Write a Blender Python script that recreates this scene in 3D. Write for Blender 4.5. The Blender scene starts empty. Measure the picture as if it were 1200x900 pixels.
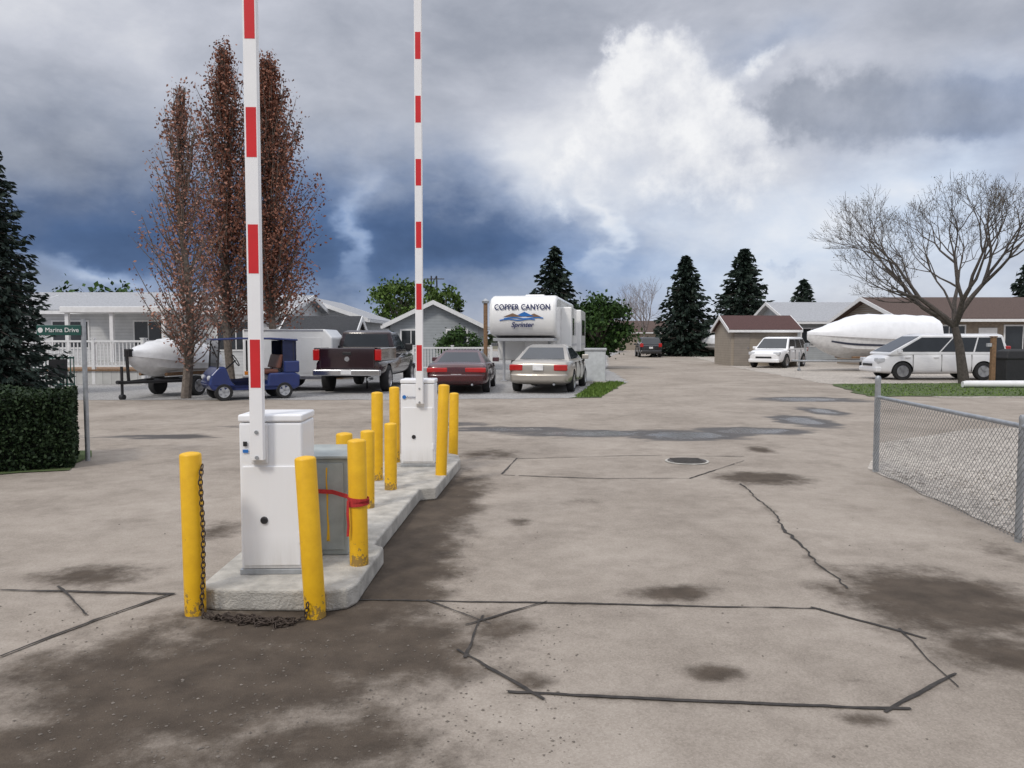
import bpy,bmesh,math,random
import numpy as np
from mathutils import Vector as V, Matrix
random.seed(7); rng=np.random.default_rng(7)
S=bpy.context.scene; COL=S.collection
PI=math.pi; R=math.radians; U=random.uniform
H=1.6;F=900.;TH=math.atan(54/900)
def ray(px,py):
    u=(px-600)/F;v=(450-py)/F
    return V((u,v*math.sin(TH)+math.cos(TH),v*math.cos(TH)-math.sin(TH)))
def G(px,py,z=0):
    d=ray(px,py);t=(z-H)/d.z;return V((d.x*t,d.y*t,z))
# ---------------------------------------------------------------- materials
def newmat(name):
    m=bpy.data.materials.new(name);m.use_nodes=True
    return m,m.node_tree.nodes,m.node_tree.links,m.node_tree.nodes['Principled BSDF']
def c4(c,k=1): return (min(c[0]*k,1),min(c[1]*k,1),min(c[2]*k,1),1)
def ramp(N,els):
    r=N.new('ShaderNodeValToRGB');e=r.color_ramp.elements
    e[0].position,e[0].color=els[0][0],c4(els[0][1]);e[1].position,e[1].color=els[-1][0],c4(els[-1][1])
    for p,c in els[1:-1]:
        q=e.new(p);q.color=c4(c)
    return r
def noise_(N,L,vec,scale,detail=5,rough=.55,dist=0):
    n=N.new('ShaderNodeTexNoise');n.inputs['Scale'].default_value=scale;n.inputs['Detail'].default_value=detail
    n.inputs['Roughness'].default_value=rough;n.inputs['Distortion'].default_value=dist
    if vec: L.new(vec,n.inputs['Vector'])
    return n
def mat(name,c,rough=.6,metal=0,var=.12,scale=6,bump=0,bscale=60,c2=None,coat=0,spec=.5):
    m,N,L,b=newmat(name)
    tc=N.new('ShaderNodeTexCoord');o=tc.outputs['Object']
    n=noise_(N,L,o,scale)
    r=ramp(N,[(.3,tuple(x*(1-var) for x in c)),(.7,c2 or tuple(min(1,x*(1+var)) for x in c))])
    L.new(n.outputs['Fac'],r.inputs['Fac']);L.new(r.outputs['Color'],b.inputs['Base Color'])
    b.inputs['Roughness'].default_value=rough;b.inputs['Metallic'].default_value=metal
    b.inputs['Specular IOR Level'].default_value=spec
    b.inputs['Coat Weight'].default_value=coat;b.inputs['Coat Roughness'].default_value=.06
    if bump:
        n2=noise_(N,L,o,bscale);bp=N.new('ShaderNodeBump');bp.inputs['Strength'].default_value=bump
        bp.inputs['Distance'].default_value=.02;L.new(n2.outputs['Fac'],bp.inputs['Height']);L.new(bp.outputs['Normal'],b.inputs['Normal'])
    return m
def mnode(N,L,op,a,b=None,c=None):
    n=N.new('ShaderNodeMath');n.operation=op
    for i,x in enumerate((a,b,c)):
        if x is None: continue
        if isinstance(x,(int,float)): n.inputs[i].default_value=x
        else: L.new(x,n.inputs[i])
    return n.outputs[0]
def siding(name,c,step=.14,axis=2,dark=.55):
    m,N,L,b=newmat(name);tc=N.new('ShaderNodeTexCoord');sp=N.new('ShaderNodeSeparateXYZ')
    L.new(tc.outputs['Object'],sp.inputs[0])
    f=mnode(N,L,'FRACT',mnode(N,L,'DIVIDE',sp.outputs[axis],step))
    r=ramp(N,[(0,tuple(x*dark for x in c)),(.1,tuple(x*.9 for x in c)),(1,c)])
    L.new(f,r.inputs['Fac']);n=noise_(N,L,tc.outputs['Object'],3)
    mx=N.new('ShaderNodeMix');mx.data_type='RGBA';mx.blend_type='MULTIPLY';mx.inputs[0].default_value=.35
    L.new(r.outputs['Color'],mx.inputs[6]);L.new(n.outputs['Fac'],mx.inputs[7]);L.new(mx.outputs[2],b.inputs['Base Color'])
    b.inputs['Roughness'].default_value=.55
    return m
def brickmat(name,c1,c2,mortar,sc):
    m,N,L,b=newmat(name);tc=N.new('ShaderNodeTexCoord');mp=N.new('ShaderNodeMapping')
    mp.inputs['Rotation'].default_value=(R(90),0,0);L.new(tc.outputs['Object'],mp.inputs[0])
    k=N.new('ShaderNodeTexBrick');k.inputs['Color1'].default_value=c4(c1);k.inputs['Color2'].default_value=c4(c2)
    k.inputs['Mortar'].default_value=c4(mortar);k.inputs['Scale'].default_value=sc
    L.new(mp.outputs[0],k.inputs['Vector']);L.new(k.outputs['Color'],b.inputs['Base Color']);b.inputs['Roughness'].default_value=.85
    return m
def leafmat(name,c1,c2,rough=.6):
    m,N,L,b=newmat(name);g=N.new('ShaderNodeNewGeometry')
    r=ramp(N,[(0,c1),(1,c2)]);L.new(g.outputs['Random Per Island'],r.inputs['Fac']);L.new(r.outputs['Color'],b.inputs['Base Color'])
    b.inputs['Roughness'].default_value=rough;b.inputs['Specular IOR Level'].default_value=.2
    return m
def gravelmat(name,c1,c2,sc=38):
    m,N,L,b=newmat(name);tc=N.new('ShaderNodeTexCoord');o=tc.outputs['Object']
    v=N.new('ShaderNodeTexVoronoi');v.inputs['Scale'].default_value=sc;L.new(o,v.inputs['Vector'])
    bw=N.new('ShaderNodeRGBToBW');L.new(v.outputs['Color'],bw.inputs[0])
    n=noise_(N,L,o,.5,6)
    s=mnode(N,L,'ADD',mnode(N,L,'MULTIPLY',bw.outputs[0],.7),mnode(N,L,'MULTIPLY',n.outputs['Fac'],.4))
    r=ramp(N,[(.15,c1),(.85,c2)]);L.new(s,r.inputs['Fac']);L.new(r.outputs['Color'],b.inputs['Base Color'])
    bp=N.new('ShaderNodeBump');bp.inputs['Strength'].default_value=.8;bp.inputs['Distance'].default_value=.02;bp.invert=True
    L.new(v.outputs['Distance'],bp.inputs['Height']);L.new(bp.outputs['Normal'],b.inputs['Normal']);b.inputs['Roughness'].default_value=.9
    return m
def asphalt():
    m,N,L,b=newmat('asphalt');tc=N.new('ShaderNodeTexCoord');o=tc.outputs['Object']
    big=noise_(N,L,o,.5,7,.62);mid=noise_(N,L,o,5,6,.62);fin=noise_(N,L,o,140,3,.7);pat=noise_(N,L,o,1.3,8,.7,.4)
    v=N.new('ShaderNodeTexVoronoi');v.inputs['Scale'].default_value=110;L.new(o,v.inputs['Vector'])
    bw=N.new('ShaderNodeRGBToBW');L.new(v.outputs['Color'],bw.inputs[0])
    s=mnode(N,L,'MULTIPLY_ADD',big.outputs['Fac'],.66,mnode(N,L,'MULTIPLY_ADD',mid.outputs['Fac'],.34,mnode(N,L,'MULTIPLY_ADD',fin.outputs['Fac'],.20,mnode(N,L,'MULTIPLY',bw.outputs[0],.18))))
    r=ramp(N,[(.42,(.18,.153,.126)),(.68,(.315,.274,.233)),(.95,(.44,.39,.338))]);L.new(s,r.inputs['Fac'])
    ad=N.new('ShaderNodeAttribute');ad.attribute_name='dirt';aw=N.new('ShaderNodeAttribute');aw.attribute_name='wet_shade'
    en=noise_(N,L,o,2.6,9,.72)
    mpw=N.new('ShaderNodeMapping');mpw.inputs['Scale'].default_value=(.45,1.3,1);L.new(o,mpw.inputs[0]);ew=noise_(N,L,mpw.outputs[0],2.2,9,.70,.3)
    def mask(a,k,lo,hi,en=en):
        x=mnode(N,L,'ADD',a,mnode(N,L,'MULTIPLY',mnode(N,L,'SUBTRACT',en.outputs['Fac'],.5),k))
        mr=N.new('ShaderNodeMapRange');mr.interpolation_type='SMOOTHSTEP'
        mr.inputs['From Min'].default_value=lo;mr.inputs['From Max'].default_value=hi;L.new(x,mr.inputs['Value']);return mr.outputs[0]
    md=mask(ad.outputs['Fac'],1.4,.30,.86);mw=mask(aw.outputs['Fac'],1.5,.34,.62,ew)
    pr=ramp(N,[(.50,(0,0,0)),(.72,(.34,.34,.34))]);L.new(pat.outputs['Fac'],pr.inputs['Fac'])
    md=mnode(N,L,'MAXIMUM',md,pr.outputs[0])
    dr=ramp(N,[(.3,(.028,.021,.016)),(.75,(.112,.086,.064))]);L.new(mnode(N,L,'MULTIPLY_ADD',mid.outputs['Fac'],.6,mnode(N,L,'MULTIPLY',fin.outputs['Fac'],.4)),dr.inputs['Fac'])
    mx=N.new('ShaderNodeMix');mx.data_type='RGBA';L.new(mnode(N,L,'MULTIPLY',md,.93),mx.inputs[0]);L.new(r.outputs['Color'],mx.inputs[6]);L.new(dr.outputs['Color'],mx.inputs[7])
    mw2=N.new('ShaderNodeMix');mw2.data_type='RGBA';L.new(mnode(N,L,'MULTIPLY',mw,.9),mw2.inputs[0]);L.new(mx.outputs[2],mw2.inputs[6]);mw2.inputs[7].default_value=(.046,.042,.040,1)
    L.new(mw2.outputs[2],b.inputs['Base Color'])
    pud=mask(aw.outputs['Fac'],1.2,.72,.92,en)
    ro=mnode(N,L,'MULTIPLY_ADD',pud,-.34,mnode(N,L,'MULTIPLY_ADD',mw,-.40,.92));L.new(ro,b.inputs['Roughness'])
    L.new(mnode(N,L,'MULTIPLY_ADD',mw,.12,.2),b.inputs['Specular IOR Level'])
    h=mnode(N,L,'ADD',mnode(N,L,'MULTIPLY',fin.outputs['Fac'],1.),mnode(N,L,'MULTIPLY',mnode(N,L,'MULTIPLY',mid.outputs['Fac'],md),2.5))
    bp=N.new('ShaderNodeBump');bp.inputs['Distance'].default_value=.011
    L.new(mnode(N,L,'MULTIPLY_ADD',mw,-.32,.45),bp.inputs['Strength']);L.new(h,bp.inputs['Height']);L.new(bp.outputs['Normal'],b.inputs['Normal'])
    return m
def yellowpaint():
    m,N,L,b=newmat('yellow_paint');tc=N.new('ShaderNodeTexCoord');o=tc.outputs['Object']
    n=noise_(N,L,o,9,6,.65);sp=N.new('ShaderNodeSeparateXYZ');L.new(o,sp.inputs[0])
    r=ramp(N,[(.25,(.68,.37,.006)),(.75,(.85,.50,.010))]);L.new(n.outputs['Fac'],r.inputs['Fac'])
    lo=N.new('ShaderNodeMapRange');lo.inputs['From Min'].default_value=.22;lo.inputs['From Max'].default_value=0;L.new(sp.outputs[2],lo.inputs['Value'])
    n2=noise_(N,L,o,26,6,.75)
    k=mnode(N,L,'GREATER_THAN',mnode(N,L,'MULTIPLY_ADD',lo.outputs[0],.24,n2.outputs['Fac']),.70)
    mx=N.new('ShaderNodeMix');mx.data_type='RGBA';L.new(mnode(N,L,'MULTIPLY',k,.75),mx.inputs[0]);L.new(r.outputs['Color'],mx.inputs[6]);mx.inputs[7].default_value=(.16,.11,.06,1)
    L.new(mx.outputs[2],b.inputs['Base Color']);b.inputs['Roughness'].default_value=.45
    return m
def dirtywhite():
    m,N,L,b=newmat('white_powder_coat');tc=N.new('ShaderNodeTexCoord');o=tc.outputs['Object']
    mp=N.new('ShaderNodeMapping');mp.inputs['Scale'].default_value=(30,30,3);L.new(o,mp.inputs[0])
    n=noise_(N,L,mp.outputs[0],1,6,.7);sp=N.new('ShaderNodeSeparateXYZ');L.new(o,sp.inputs[0])
    lo=N.new('ShaderNodeMapRange');lo.inputs['From Min'].default_value=.25;lo.inputs['From Max'].default_value=.0;L.new(sp.outputs[2],lo.inputs['Value'])
    k=mnode(N,L,'MULTIPLY_ADD',mnode(N,L,'MULTIPLY',lo.outputs[0],n.outputs['Fac']),.8,mnode(N,L,'MULTIPLY',n.outputs['Fac'],.08))
    r=ramp(N,[(0,(.88,.89,.91)),(1,(.42,.39,.35))]);L.new(k,r.inputs['Fac']);L.new(r.outputs['Color'],b.inputs['Base Color']);b.inputs['Roughness'].default_value=.38
    return m
YEL=yellowpaint()
WHT=dirtywhite()
WHT2=mat('white_trim',(.76,.76,.76),.5,var=.06)
ARMW=mat('white_arm_paint',(.86,.86,.87),.35,var=.03)
RED=mat('red_reflective',(.62,.02,.025),.35,var=.08)
STRAP=mat('red_webbing',(.45,.03,.03),.8,var=.2,scale=60)
BLK=mat('black_plastic',(.018,.018,.02),.45)
TYRE=mat('rubber',(.022,.022,.023),.85,var=.2)
RIM=mat('alloy',(.5,.5,.52),.3,metal=.9,var=.08)
CHROME=mat('chrome',(.65,.65,.67),.18,metal=1,var=.04)
GLASS=mat('dark_glass',(.022,.026,.03),.06,var=.3,scale=1.2,spec=.7)
GALV=mat('galvanised',(.40,.42,.44),.45,metal=.6,var=.18,scale=14)
UBOX=mat('grey_green_enamel',(.34,.37,.36),.5,var=.16,scale=7,bump=.08)
CONC=mat('concrete',(.44,.42,.38),.9,var=.28,scale=7,bump=.6,bscale=70)
TAR=mat('tar_seal',(.035,.030,.026),.8,var=.5,scale=20)
RUST=mat('rusty_iron',(.065,.048,.038),.7,metal=.4,var=.4,scale=60)
BLUE=mat('blue_paint',(.009,.026,.14),.28,coat=.6,var=.08); BLUV=mat('blue_vinyl',(.009,.016,.06),.6,var=.15,bump=.4,bscale=6)
BLUS=mat('blue_print',(.02,.16,.5),.5)
NAVY=mat('navy_print',(.02,.03,.12),.5); BROWNP=mat('brown_print',(.22,.13,.08),.5)
MAROON=mat('maroon_paint',(.060,.006,.009),.25,coat=.8,var=.1)
DARKRED=mat('dark_plum_paint',(.022,.007,.010),.22,coat=.9,var=.1)
BEIGE=mat('pewter_paint',(.40,.37,.325),.30,metal=.35,coat=.7,var=.05)
WCAR=mat('white_car_paint',(.84,.84,.85),.28,coat=.6,var=.03)
BCAR=mat('black_car_paint',(.015,.015,.018),.22,coat=.8)
TAIL=mat('tail_lens',(.45,.012,.012),.15,coat=.5); AMBER=mat('amber_lens',(.6,.2,.02),.2)
LENS=mat('clear_lens',(.6,.62,.65),.12,coat=.7)
PLATE=mat('plate',(.75,.75,.75),.5); 
RVW=mat('rv_fibreglass',(.82,.82,.81),.3,var=.04,scale=2,coat=.3); RVG=mat('rv_grey',(.42,.43,.45),.45)
WRAP=mat('white_shrink_wrap',(.82,.83,.85),.42,var=.06,scale=3,bump=.5,bscale=5)
CANV=mat('white_canvas',(.74,.75,.77),.75,var=.12,scale=4,bump=.6,bscale=6)
HULLW=mat('gelcoat',(.74,.74,.74),.25,coat=.4); HULLD=mat('hull_stripe',(.03,.035,.06),.3)
SEAT=mat('brown_vinyl',(.13,.05,.035),.55)
WOOD=mat('weathered_wood',(.22,.13,.07),.8,var=.3,scale=12,bump=.3)
SIDW=siding('white_siding',(.76,.77,.78)); SIDG=siding('grey_siding',(.46,.49,.51)); SIDB=siding('beige_siding',(.42,.36,.29)); SIDT=siding('taupe_siding',(.34,.30,.26))
SKIRT=siding('skirting',(.66,.66,.64),.3,0)
STONE=brickmat('stone_veneer',(.30,.24,.18),(.20,.15,.11),(.33,.30,.27),4)
SHD=mat('dark_shingles',(.040,.042,.047),.9,var=.35,scale=20,bump=.5); SHB=mat('brown_shingles',(.085,.055,.045),.9,var=.35,scale=20,bump=.5)
SHG=mat('grey_shingles',(.33,.34,.36),.85,var=.2,scale=12,bump=.4); SHR=mat('maroon_shingles',(.075,.035,.032),.9,var=.3,scale=20,bump=.4)
GREEN=mat('sign_green',(.012,.075,.06),.4); TARP=mat('black_cover',(.02,.02,.022),.7,bump=.5,bscale=8)
BARK=mat('bark',(.15,.125,.105),.95,var=.4,scale=14,bump=.8,bscale=25); BARKG=mat('grey_bark',(.085,.073,.065),.95,var=.35,scale=14,bump=.6)
PLEAF=leafmat('russet_leaves',(.11,.042,.028),(.36,.165,.11)); PLEAF2=leafmat('pale_russet_leaves',(.15,.07,.05),(.44,.24,.18))
SPR=leafmat('spruce_needles',(.008,.016,.012),(.032,.050,.036)); SPRB=leafmat('blue_spruce_needles',(.011,.021,.017),(.045,.066,.055))
LGRN=leafmat('spring_leaves',(.03,.06,.012),(.12,.19,.04)); DGRN=leafmat('dark_leaves',(.012,.032,.008),(.055,.11,.025))
HEDG=leafmat('hedge_leaves',(.006,.016,.006),(.036,.062,.025)); GRS=leafmat('grass_blades',(.05,.10,.015),(.16,.24,.05)); BUDS=leafmat('buds',(.07,.06,.035),(.16,.13,.07))
FAR=leafmat('far_leaves',(.03,.045,.03),(.09,.11,.06))
GRAV=gravelmat('grey_gravel',(.15,.145,.14),(.46,.45,.44)); GRAVB=gravelmat('pale_gravel',(.17,.148,.128),(.56,.51,.45),22)
GRASSG=mat('grass_ground',(.07,.10,.03),.95,var=.4,scale=3,bump=.5); FIELD=mat('field',(.12,.11,.07),.95,var=.3,scale=.3)
# ---------------------------------------------------------------- mesh builder
class MB:
    def __init__(s): s.v=[];s.f=[]
    def add(s,vs,fs):
        o=len(s.v);s.v+=[tuple(v) for v in vs];s.f+=[tuple(i+o for i in f) for f in fs];return s
    def bx(s,x0,x1,y0,y1,z0,z1):
        return s.add([(x,y,z) for z in (z0,z1) for y in (y0,y1) for x in (x0,x1)],[(0,2,3,1),(4,5,7,6),(0,1,5,4),(2,6,7,3),(0,4,6,2),(1,3,7,5)])
    def loft(s,secs,cap=True):
        n=len(secs[0]);vs=[p for r in secs for p in r];fs=[]
        for i in range(len(secs)-1):
            for j in range(n):
                k=(j+1)%n;fs.append((i*n+j,i*n+k,(i+1)*n+k,(i+1)*n+j))
        if cap: fs.append(tuple(range(n))[::-1]);fs.append(tuple(range((len(secs)-1)*n,len(secs)*n)))
        return s.add(vs,fs)
    def prism(s,poly,a,b,axis):
        def q(p,t): return {'x':(t,p[0],p[1]),'y':(p[0],t,p[1]),'z':(p[0],p[1],t)}[axis]
        return s.loft([[q(p,a) for p in poly],[q(p,b) for p in poly]])
    def tube(s,pts,rs,n=6,closed=False):
        pts=[V(p) for p in pts];k=len(pts)
        if not isinstance(rs,(list,tuple)): rs=[rs]*k
        rings=[];a=None
        for i,p in enumerate(pts):
            t=(pts[(i+1)%k]-pts[i-1]) if closed else pts[min(i+1,k-1)]-pts[max(i-1,0)]
            t.normalize()
            a=t.orthogonal() if a is None else a-t*a.dot(t)
            a.normalize();b=t.cross(a)
            rings.append([p+(a*math.cos(2*PI*j/n)+b*math.sin(2*PI*j/n))*rs[i] for j in range(n)])
        if closed: rings.append(rings[0])
        return s.loft(rings,not closed)
    def cyl(s,p0,p1,r0,r1=None,n=16): return s.tube([p0,p1],[r0,r0 if r1 is None else r1],n)
    def lathe(s,prof,axis='z',c=(0,0,0),n=24):
        rings=[]
        for a,r in prof:
            ring=[]
            for j in range(n):
                u,w=r*math.cos(2*PI*j/n),r*math.sin(2*PI*j/n)
                p={'z':(u,w,a),'x':(a,u,w),'y':(u,a,w)}[axis];ring.append((p[0]+c[0],p[1]+c[1],p[2]+c[2]))
            rings.append(ring)
        return s.loft(rings)
    def build(s,name,m,parent=None,bevel=0,smooth=False,seg=2,loc=None,merge=False):
        me=bpy.data.meshes.new(name);me.from_pydata(s.v,[],s.f)
        bm=bmesh.new();bm.from_mesh(me)
        if merge: bmesh.ops.remove_doubles(bm,verts=bm.verts,dist=1e-4)
        bmesh.ops.recalc_face_normals(bm,faces=bm.faces);bm.to_mesh(me);bm.free()
        me.materials.append(m)
        if smooth: me.shade_smooth();me.set_sharp_from_angle(angle=R(42))
        o=bpy.data.objects.new(name,me);COL.objects.link(o);o.parent=parent
        if loc: o.location=loc
        if bevel:
            b=o.modifiers.new('bevel','BEVEL');b.width=bevel;b.segments=seg;b.limit_method='ANGLE';b.angle_limit=R(35)
        return o
def tag(o,label,cat,group=None):
    o['label']=label;o['category']=cat
    if group:o['group']=group
    return o
def thing(name,label,cat,loc=(0,0,0),rz=0,group=None):
    o=bpy.data.objects.new(name,None);COL.objects.link(o);o.location=loc;o.rotation_euler=(0,0,rz);o.empty_display_size=.2
    return tag(o,label,cat,group)
def bake(o):
    dg=bpy.context.evaluated_depsgraph_get();dg.update()
    me=bpy.data.meshes.new_from_object(o.evaluated_get(dg));o.modifiers.clear();o.data=me
def TM(x,y,z,rz=0): return Matrix.Translation((x,y,z))@Matrix.Rotation(rz,4,'Z')@Matrix.Rotation(R(90),4,'X')
def text(name,s,size,m,parent,M,shear=0,sx=1,space=1,bold=0):
    cu=bpy.data.curves.new(name,'FONT');cu.body=s;cu.size=size;cu.extrude=.002;cu.align_x='CENTER';cu.align_y='CENTER';cu.shear=shear;cu.space_character=space;cu.offset=bold
    t=bpy.data.objects.new(name,cu);COL.objects.link(t)
    dg=bpy.context.evaluated_depsgraph_get();dg.update()
    me=bpy.data.meshes.new_from_object(t.evaluated_get(dg));bpy.data.objects.remove(t)
    me.materials.clear();me.materials.append(m)
    o=bpy.data.objects.new(name,me);COL.objects.link(o);o.parent=parent;o.matrix_local=M@Matrix.Diagonal((sx,1,1,1));return o
# ---------------------------------------------------------------- ground
CUTS=[[(412,703),(700,708),(962,714)],[(950,712),(1086,749)],[(1053,737),(1085,770),(1122,806)],[(1120,790),(1036,835)],[(1068,832),(830,823),(595,812)],[(535,762),(637,821)],[(545,772),(566,722)],[(500,704),(575,732)],[(545,733),(642,706)],
        [(0,692),(205,697)],[(68,688),(101,722)],[(0,771),(110,728),(200,697)]]
CRACK=[(868,567),(884,582),(905,600),(915,618),(940,640),(960,665),(990,690)]
def ground():
    MB().add([(-600,-40,-.03),(600,-40,-.03),(600,900,-.03),(-600,900,-.03)],[(0,1,2,3)]).build('ground',FIELD)['kind']='structure'
    xs=np.concatenate([np.linspace(-60,-10,26)[:-1],np.linspace(-10,10,360),np.linspace(10,60,26)[1:]])
    ys=np.concatenate([np.linspace(-12,1.6,8)[:-1],1.6*(24/1.6)**np.linspace(0,1,360),np.linspace(24,110,40)[1:]])
    X,Y=np.meshgrid(xs,ys);nx,ny=len(xs),len(ys)
    def field(bl):
        A=np.zeros_like(X)
        for cx,cy,rx,ry,st in bl:
            c=G(cx,cy);rxm=rx*c.y/F;rym=abs(G(cx,cy-ry).y-G(cx,cy+ry).y)/2
            d=np.sqrt(((X-c.x)/rxm)**2+((Y-c.y)/rym)**2);A=np.maximum(A,np.clip(1.25-.75*d,0,1)*st)
        return A
    D=field([(230,800,270,85,1),(60,880,220,60,.9),(380,880,190,60,.85),(470,650,76,88,1),(520,585,54,42,1),(440,760,165,55,.95),(575,735,80,28,.7),(110,674,85,15,.85),(258,622,36,12,.75),
        (790,695,62,11,.85),(1105,705,130,48,1),(1165,760,110,34,.8),(830,788,44,13,.85),(622,800,40,16,.7),(892,560,58,8,1),(890,527,20,5,.8),(575,532,55,7,.7),(1020,842,40,11,.8),
        (608,612,20,7,.6),(680,590,40,9,.42),(985,690,40,14,.6),(330,735,180,30,1),(1000,800,60,8,.45),(520,800,60,40,.55),(1180,650,60,20,.5)])
    for pl in CUTS+[CRACK]:
        P=[G(*p) for p in pl]
        for a,b in zip(P,P[1:]):
            ab=b-a;tt=np.clip(((X-a.x)*ab.x+(Y-a.y)*ab.y)/ab.length_squared,0,1);d=np.hypot(X-a.x-tt*ab.x,Y-a.y-tt*ab.y)
            D=np.maximum(D,np.clip(1-d/.16,0,1)*.52)
    W=field([(600,503,90,3.5,.85),(700,508,110,4.5,.95),(800,510,75,6,1),(880,505,70,4.5,1),(940,493,32,7,1),(965,482,22,5,.95),(945,468,60,3,1),(520,497,60,3,.7),(170,512,130,4,.6),(330,500,100,2.5,.55),(1000,470,40,2,.6)])  # runoff, plus left streaks that paint dark shadow into the road colour
    me=bpy.data.meshes.new('road')
    n=nx*ny;co=np.zeros((n,3),np.float32);co[:,0]=X.ravel();co[:,1]=Y.ravel()
    i=np.arange(n).reshape(ny,nx);fc=np.stack([i[:-1,:-1],i[:-1,1:],i[1:,1:],i[1:,:-1]],-1).reshape(-1,4)
    nf=len(fc);me.vertices.add(n);me.vertices.foreach_set('co',co.ravel());me.loops.add(nf*4);me.loops.foreach_set('vertex_index',fc.ravel().astype(np.int32))
    me.polygons.add(nf);me.polygons.foreach_set('loop_start',np.arange(0,nf*4,4,dtype=np.int32));me.polygons.foreach_set('loop_total',np.full(nf,4,np.int32))
    me.update();me.validate()
    for nm,a in (('dirt',D),('wet_shade',W)):
        at=me.attributes.new(nm,'FLOAT','POINT');at.data.foreach_set('value',a.ravel().astype(np.float32))
    me.materials.append(asphalt());o=bpy.data.objects.new('road',me);COL.objects.link(o);o['kind']='structure'
    def sheet(name,poly,z,m,jit=.12,st=.5):
        out=[]
        for a,b in zip(poly,poly[1:]+poly[:1]):
            a,b=V(a),V(b);k=max(1,min(60,int((b-a).length/st)))
            for q in range(k):
                p=a.lerp(b,q/k);out.append((p.x+U(-jit,jit),p.y+U(-jit,jit),z))
        MB().add(out,[tuple(range(len(out)))]).build(name,m)['kind']='structure'
    sheet('gravel_driveway',[(-60,20.2),(-12,19.8),(-3.5,19.8),(1.6,20.3),(3.0,24),(4.2,28),(5.0,40),(8,64),(13,90),(-60,100)],.006,GRAV)
    sheet('gravel_lot',[(60,20.5),(11.6,20.5),(10.8,24.4),(12,40),(16,72),(19,95),(60,100)],.006,GRAVB)
    sheet('gravel_yard',[(4.36,9.35),(5.6,11.6),(8,13.4),(14,14.6),(30,15.5),(30,2),(3.75,2)],.006,GRAVB,.05)
    sheet('grass_verge',[(1.6,20.3),(2.4,20.6),(4.0,27.2),(3.1,28)],.014,GRASSG)
    sheet('grass_strip',[(9.7,20.9),(15.5,20.9),(20,22.5),(19,27.5),(11,26.5)],.014,GRASSG)
    sheet('hedge_bed',[(-9.6,7.0),(-5.3,9.2),(-5.9,10.8),(-9.6,10.4)],.010,GRASSG,.08)
ground()
def blades(name,poly,n,h):
    xs=[p[0] for p in poly];ys=[p[1] for p in poly];mb=MB()
    c=0
    while c<n:
        x,y=U(min(xs),max(xs)),U(min(ys),max(ys));ins=False
        for (x1,y1),(x2,y2) in zip(poly,poly[1:]+poly[:1]):
            if (y1>y)!=(y2>y) and x<(x2-x1)*(y-y1)/(y2-y1)+x1: ins=not ins
        if not ins: continue
        a=U(0,PI);dx,dy=math.cos(a)*.02,math.sin(a)*.02;z=U(.5,1)*h
        mb.add([(x-dx,y-dy,.01),(x+dx,y+dy,.01),(x+U(-.04,.04),y+U(-.04,.04),z)],[(0,1,2)]);c+=1
    return mb.build(name,GRS)
g=blades('grass',[(1.7,20.5),(2.4,20.6),(4.0,27.2),(3.1,28)],2600,.11);g['kind']='stuff';tag(g,'strip of green grass beside the driveway at the road bend','grass')
g=blades('lawn',[(9.8,21),(15.5,21),(19.5,22.7),(19,27.3),(11.2,26.2)],3000,.07);g['kind']='stuff';tag(g,'patch of thin grass around the bare tree','grass')
mb=MB()
def ribbon(pts,w,jit=.012,z=.005,gap=0):
    P=[G(*p) for p in pts];Q=[]
    for a,b in zip(P,P[1:]):
        k=max(2,int((b-a).length/.045))
        for i in range(k): Q.append(a.lerp(b,i/k))
    Q.append(P[-1]);L_=[];R_=[];j=0;wv=1
    for i,p in enumerate(Q):
        t=(Q[min(i+1,len(Q)-1)]-Q[max(i-1,0)]).normalized();nn=V((-t.y,t.x,0));j=j*.8+U(-jit,jit)*.5;wv=min(1.5,max(.45,wv+U(-.3,.3)));ww=w*wv/2
        L_.append((p.x+nn.x*(j+ww),p.y+nn.y*(j+ww),z));R_.append((p.x+nn.x*(j-ww),p.y+nn.y*(j-ww),z))
    n=len(Q);mb.add(L_+R_,[(i,i+1,n+i+1,n+i) for i in range(n-1) if random.random()>=gap])
for k,p in enumerate(CUTS): ribbon(p,.0155,.008,.005+.0004*k)
for k,p in enumerate([[(588,556),(606,537)],[(604,538),(740,534),(872,535)],[(590,557),(700,561),(812,561)],[(808,561),(872,540)]]): ribbon(p,.018,.008,.0055+.0004*k,.03)
ribbon(CRACK,.024,.03,.006)
mb.build('road_joints',TAR)['kind']='structure'
# loose stones in the wet dirt
mb=MB()
for i in range(1500):
    p=G(U(20,680),U(715,895)) if i%3 else (G(U(400,560),U(570,730)) if i%2 else G(U(0,1200),U(560,890)))
    if -1.95<p.x<-.55 and 4.2<p.y<9.4: continue
    s=random.choice([.003,.004,.004,.006,.006,.009]);vs=[(p.x+x*s*U(.6,1.2),p.y+y*s*U(.6,1.2),z*s*U(.5,.9)) for x,y,z in ((1,0,.3),(0,1,.3),(-1,0,.3),(0,-1,.3),(0,0,1),(0,0,-.3))]
    mb.add(vs,[(0,1,4),(1,2,4),(2,3,4),(3,0,4),(1,0,5),(2,1,5),(3,2,5),(0,3,5)])
o=mb.build('loose_stones',mat('stones',(.15,.13,.11),.9,var=.5,scale=30));o['kind']='stuff';tag(o,'loose small stones scattered over the dark dirt','gravel')
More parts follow.
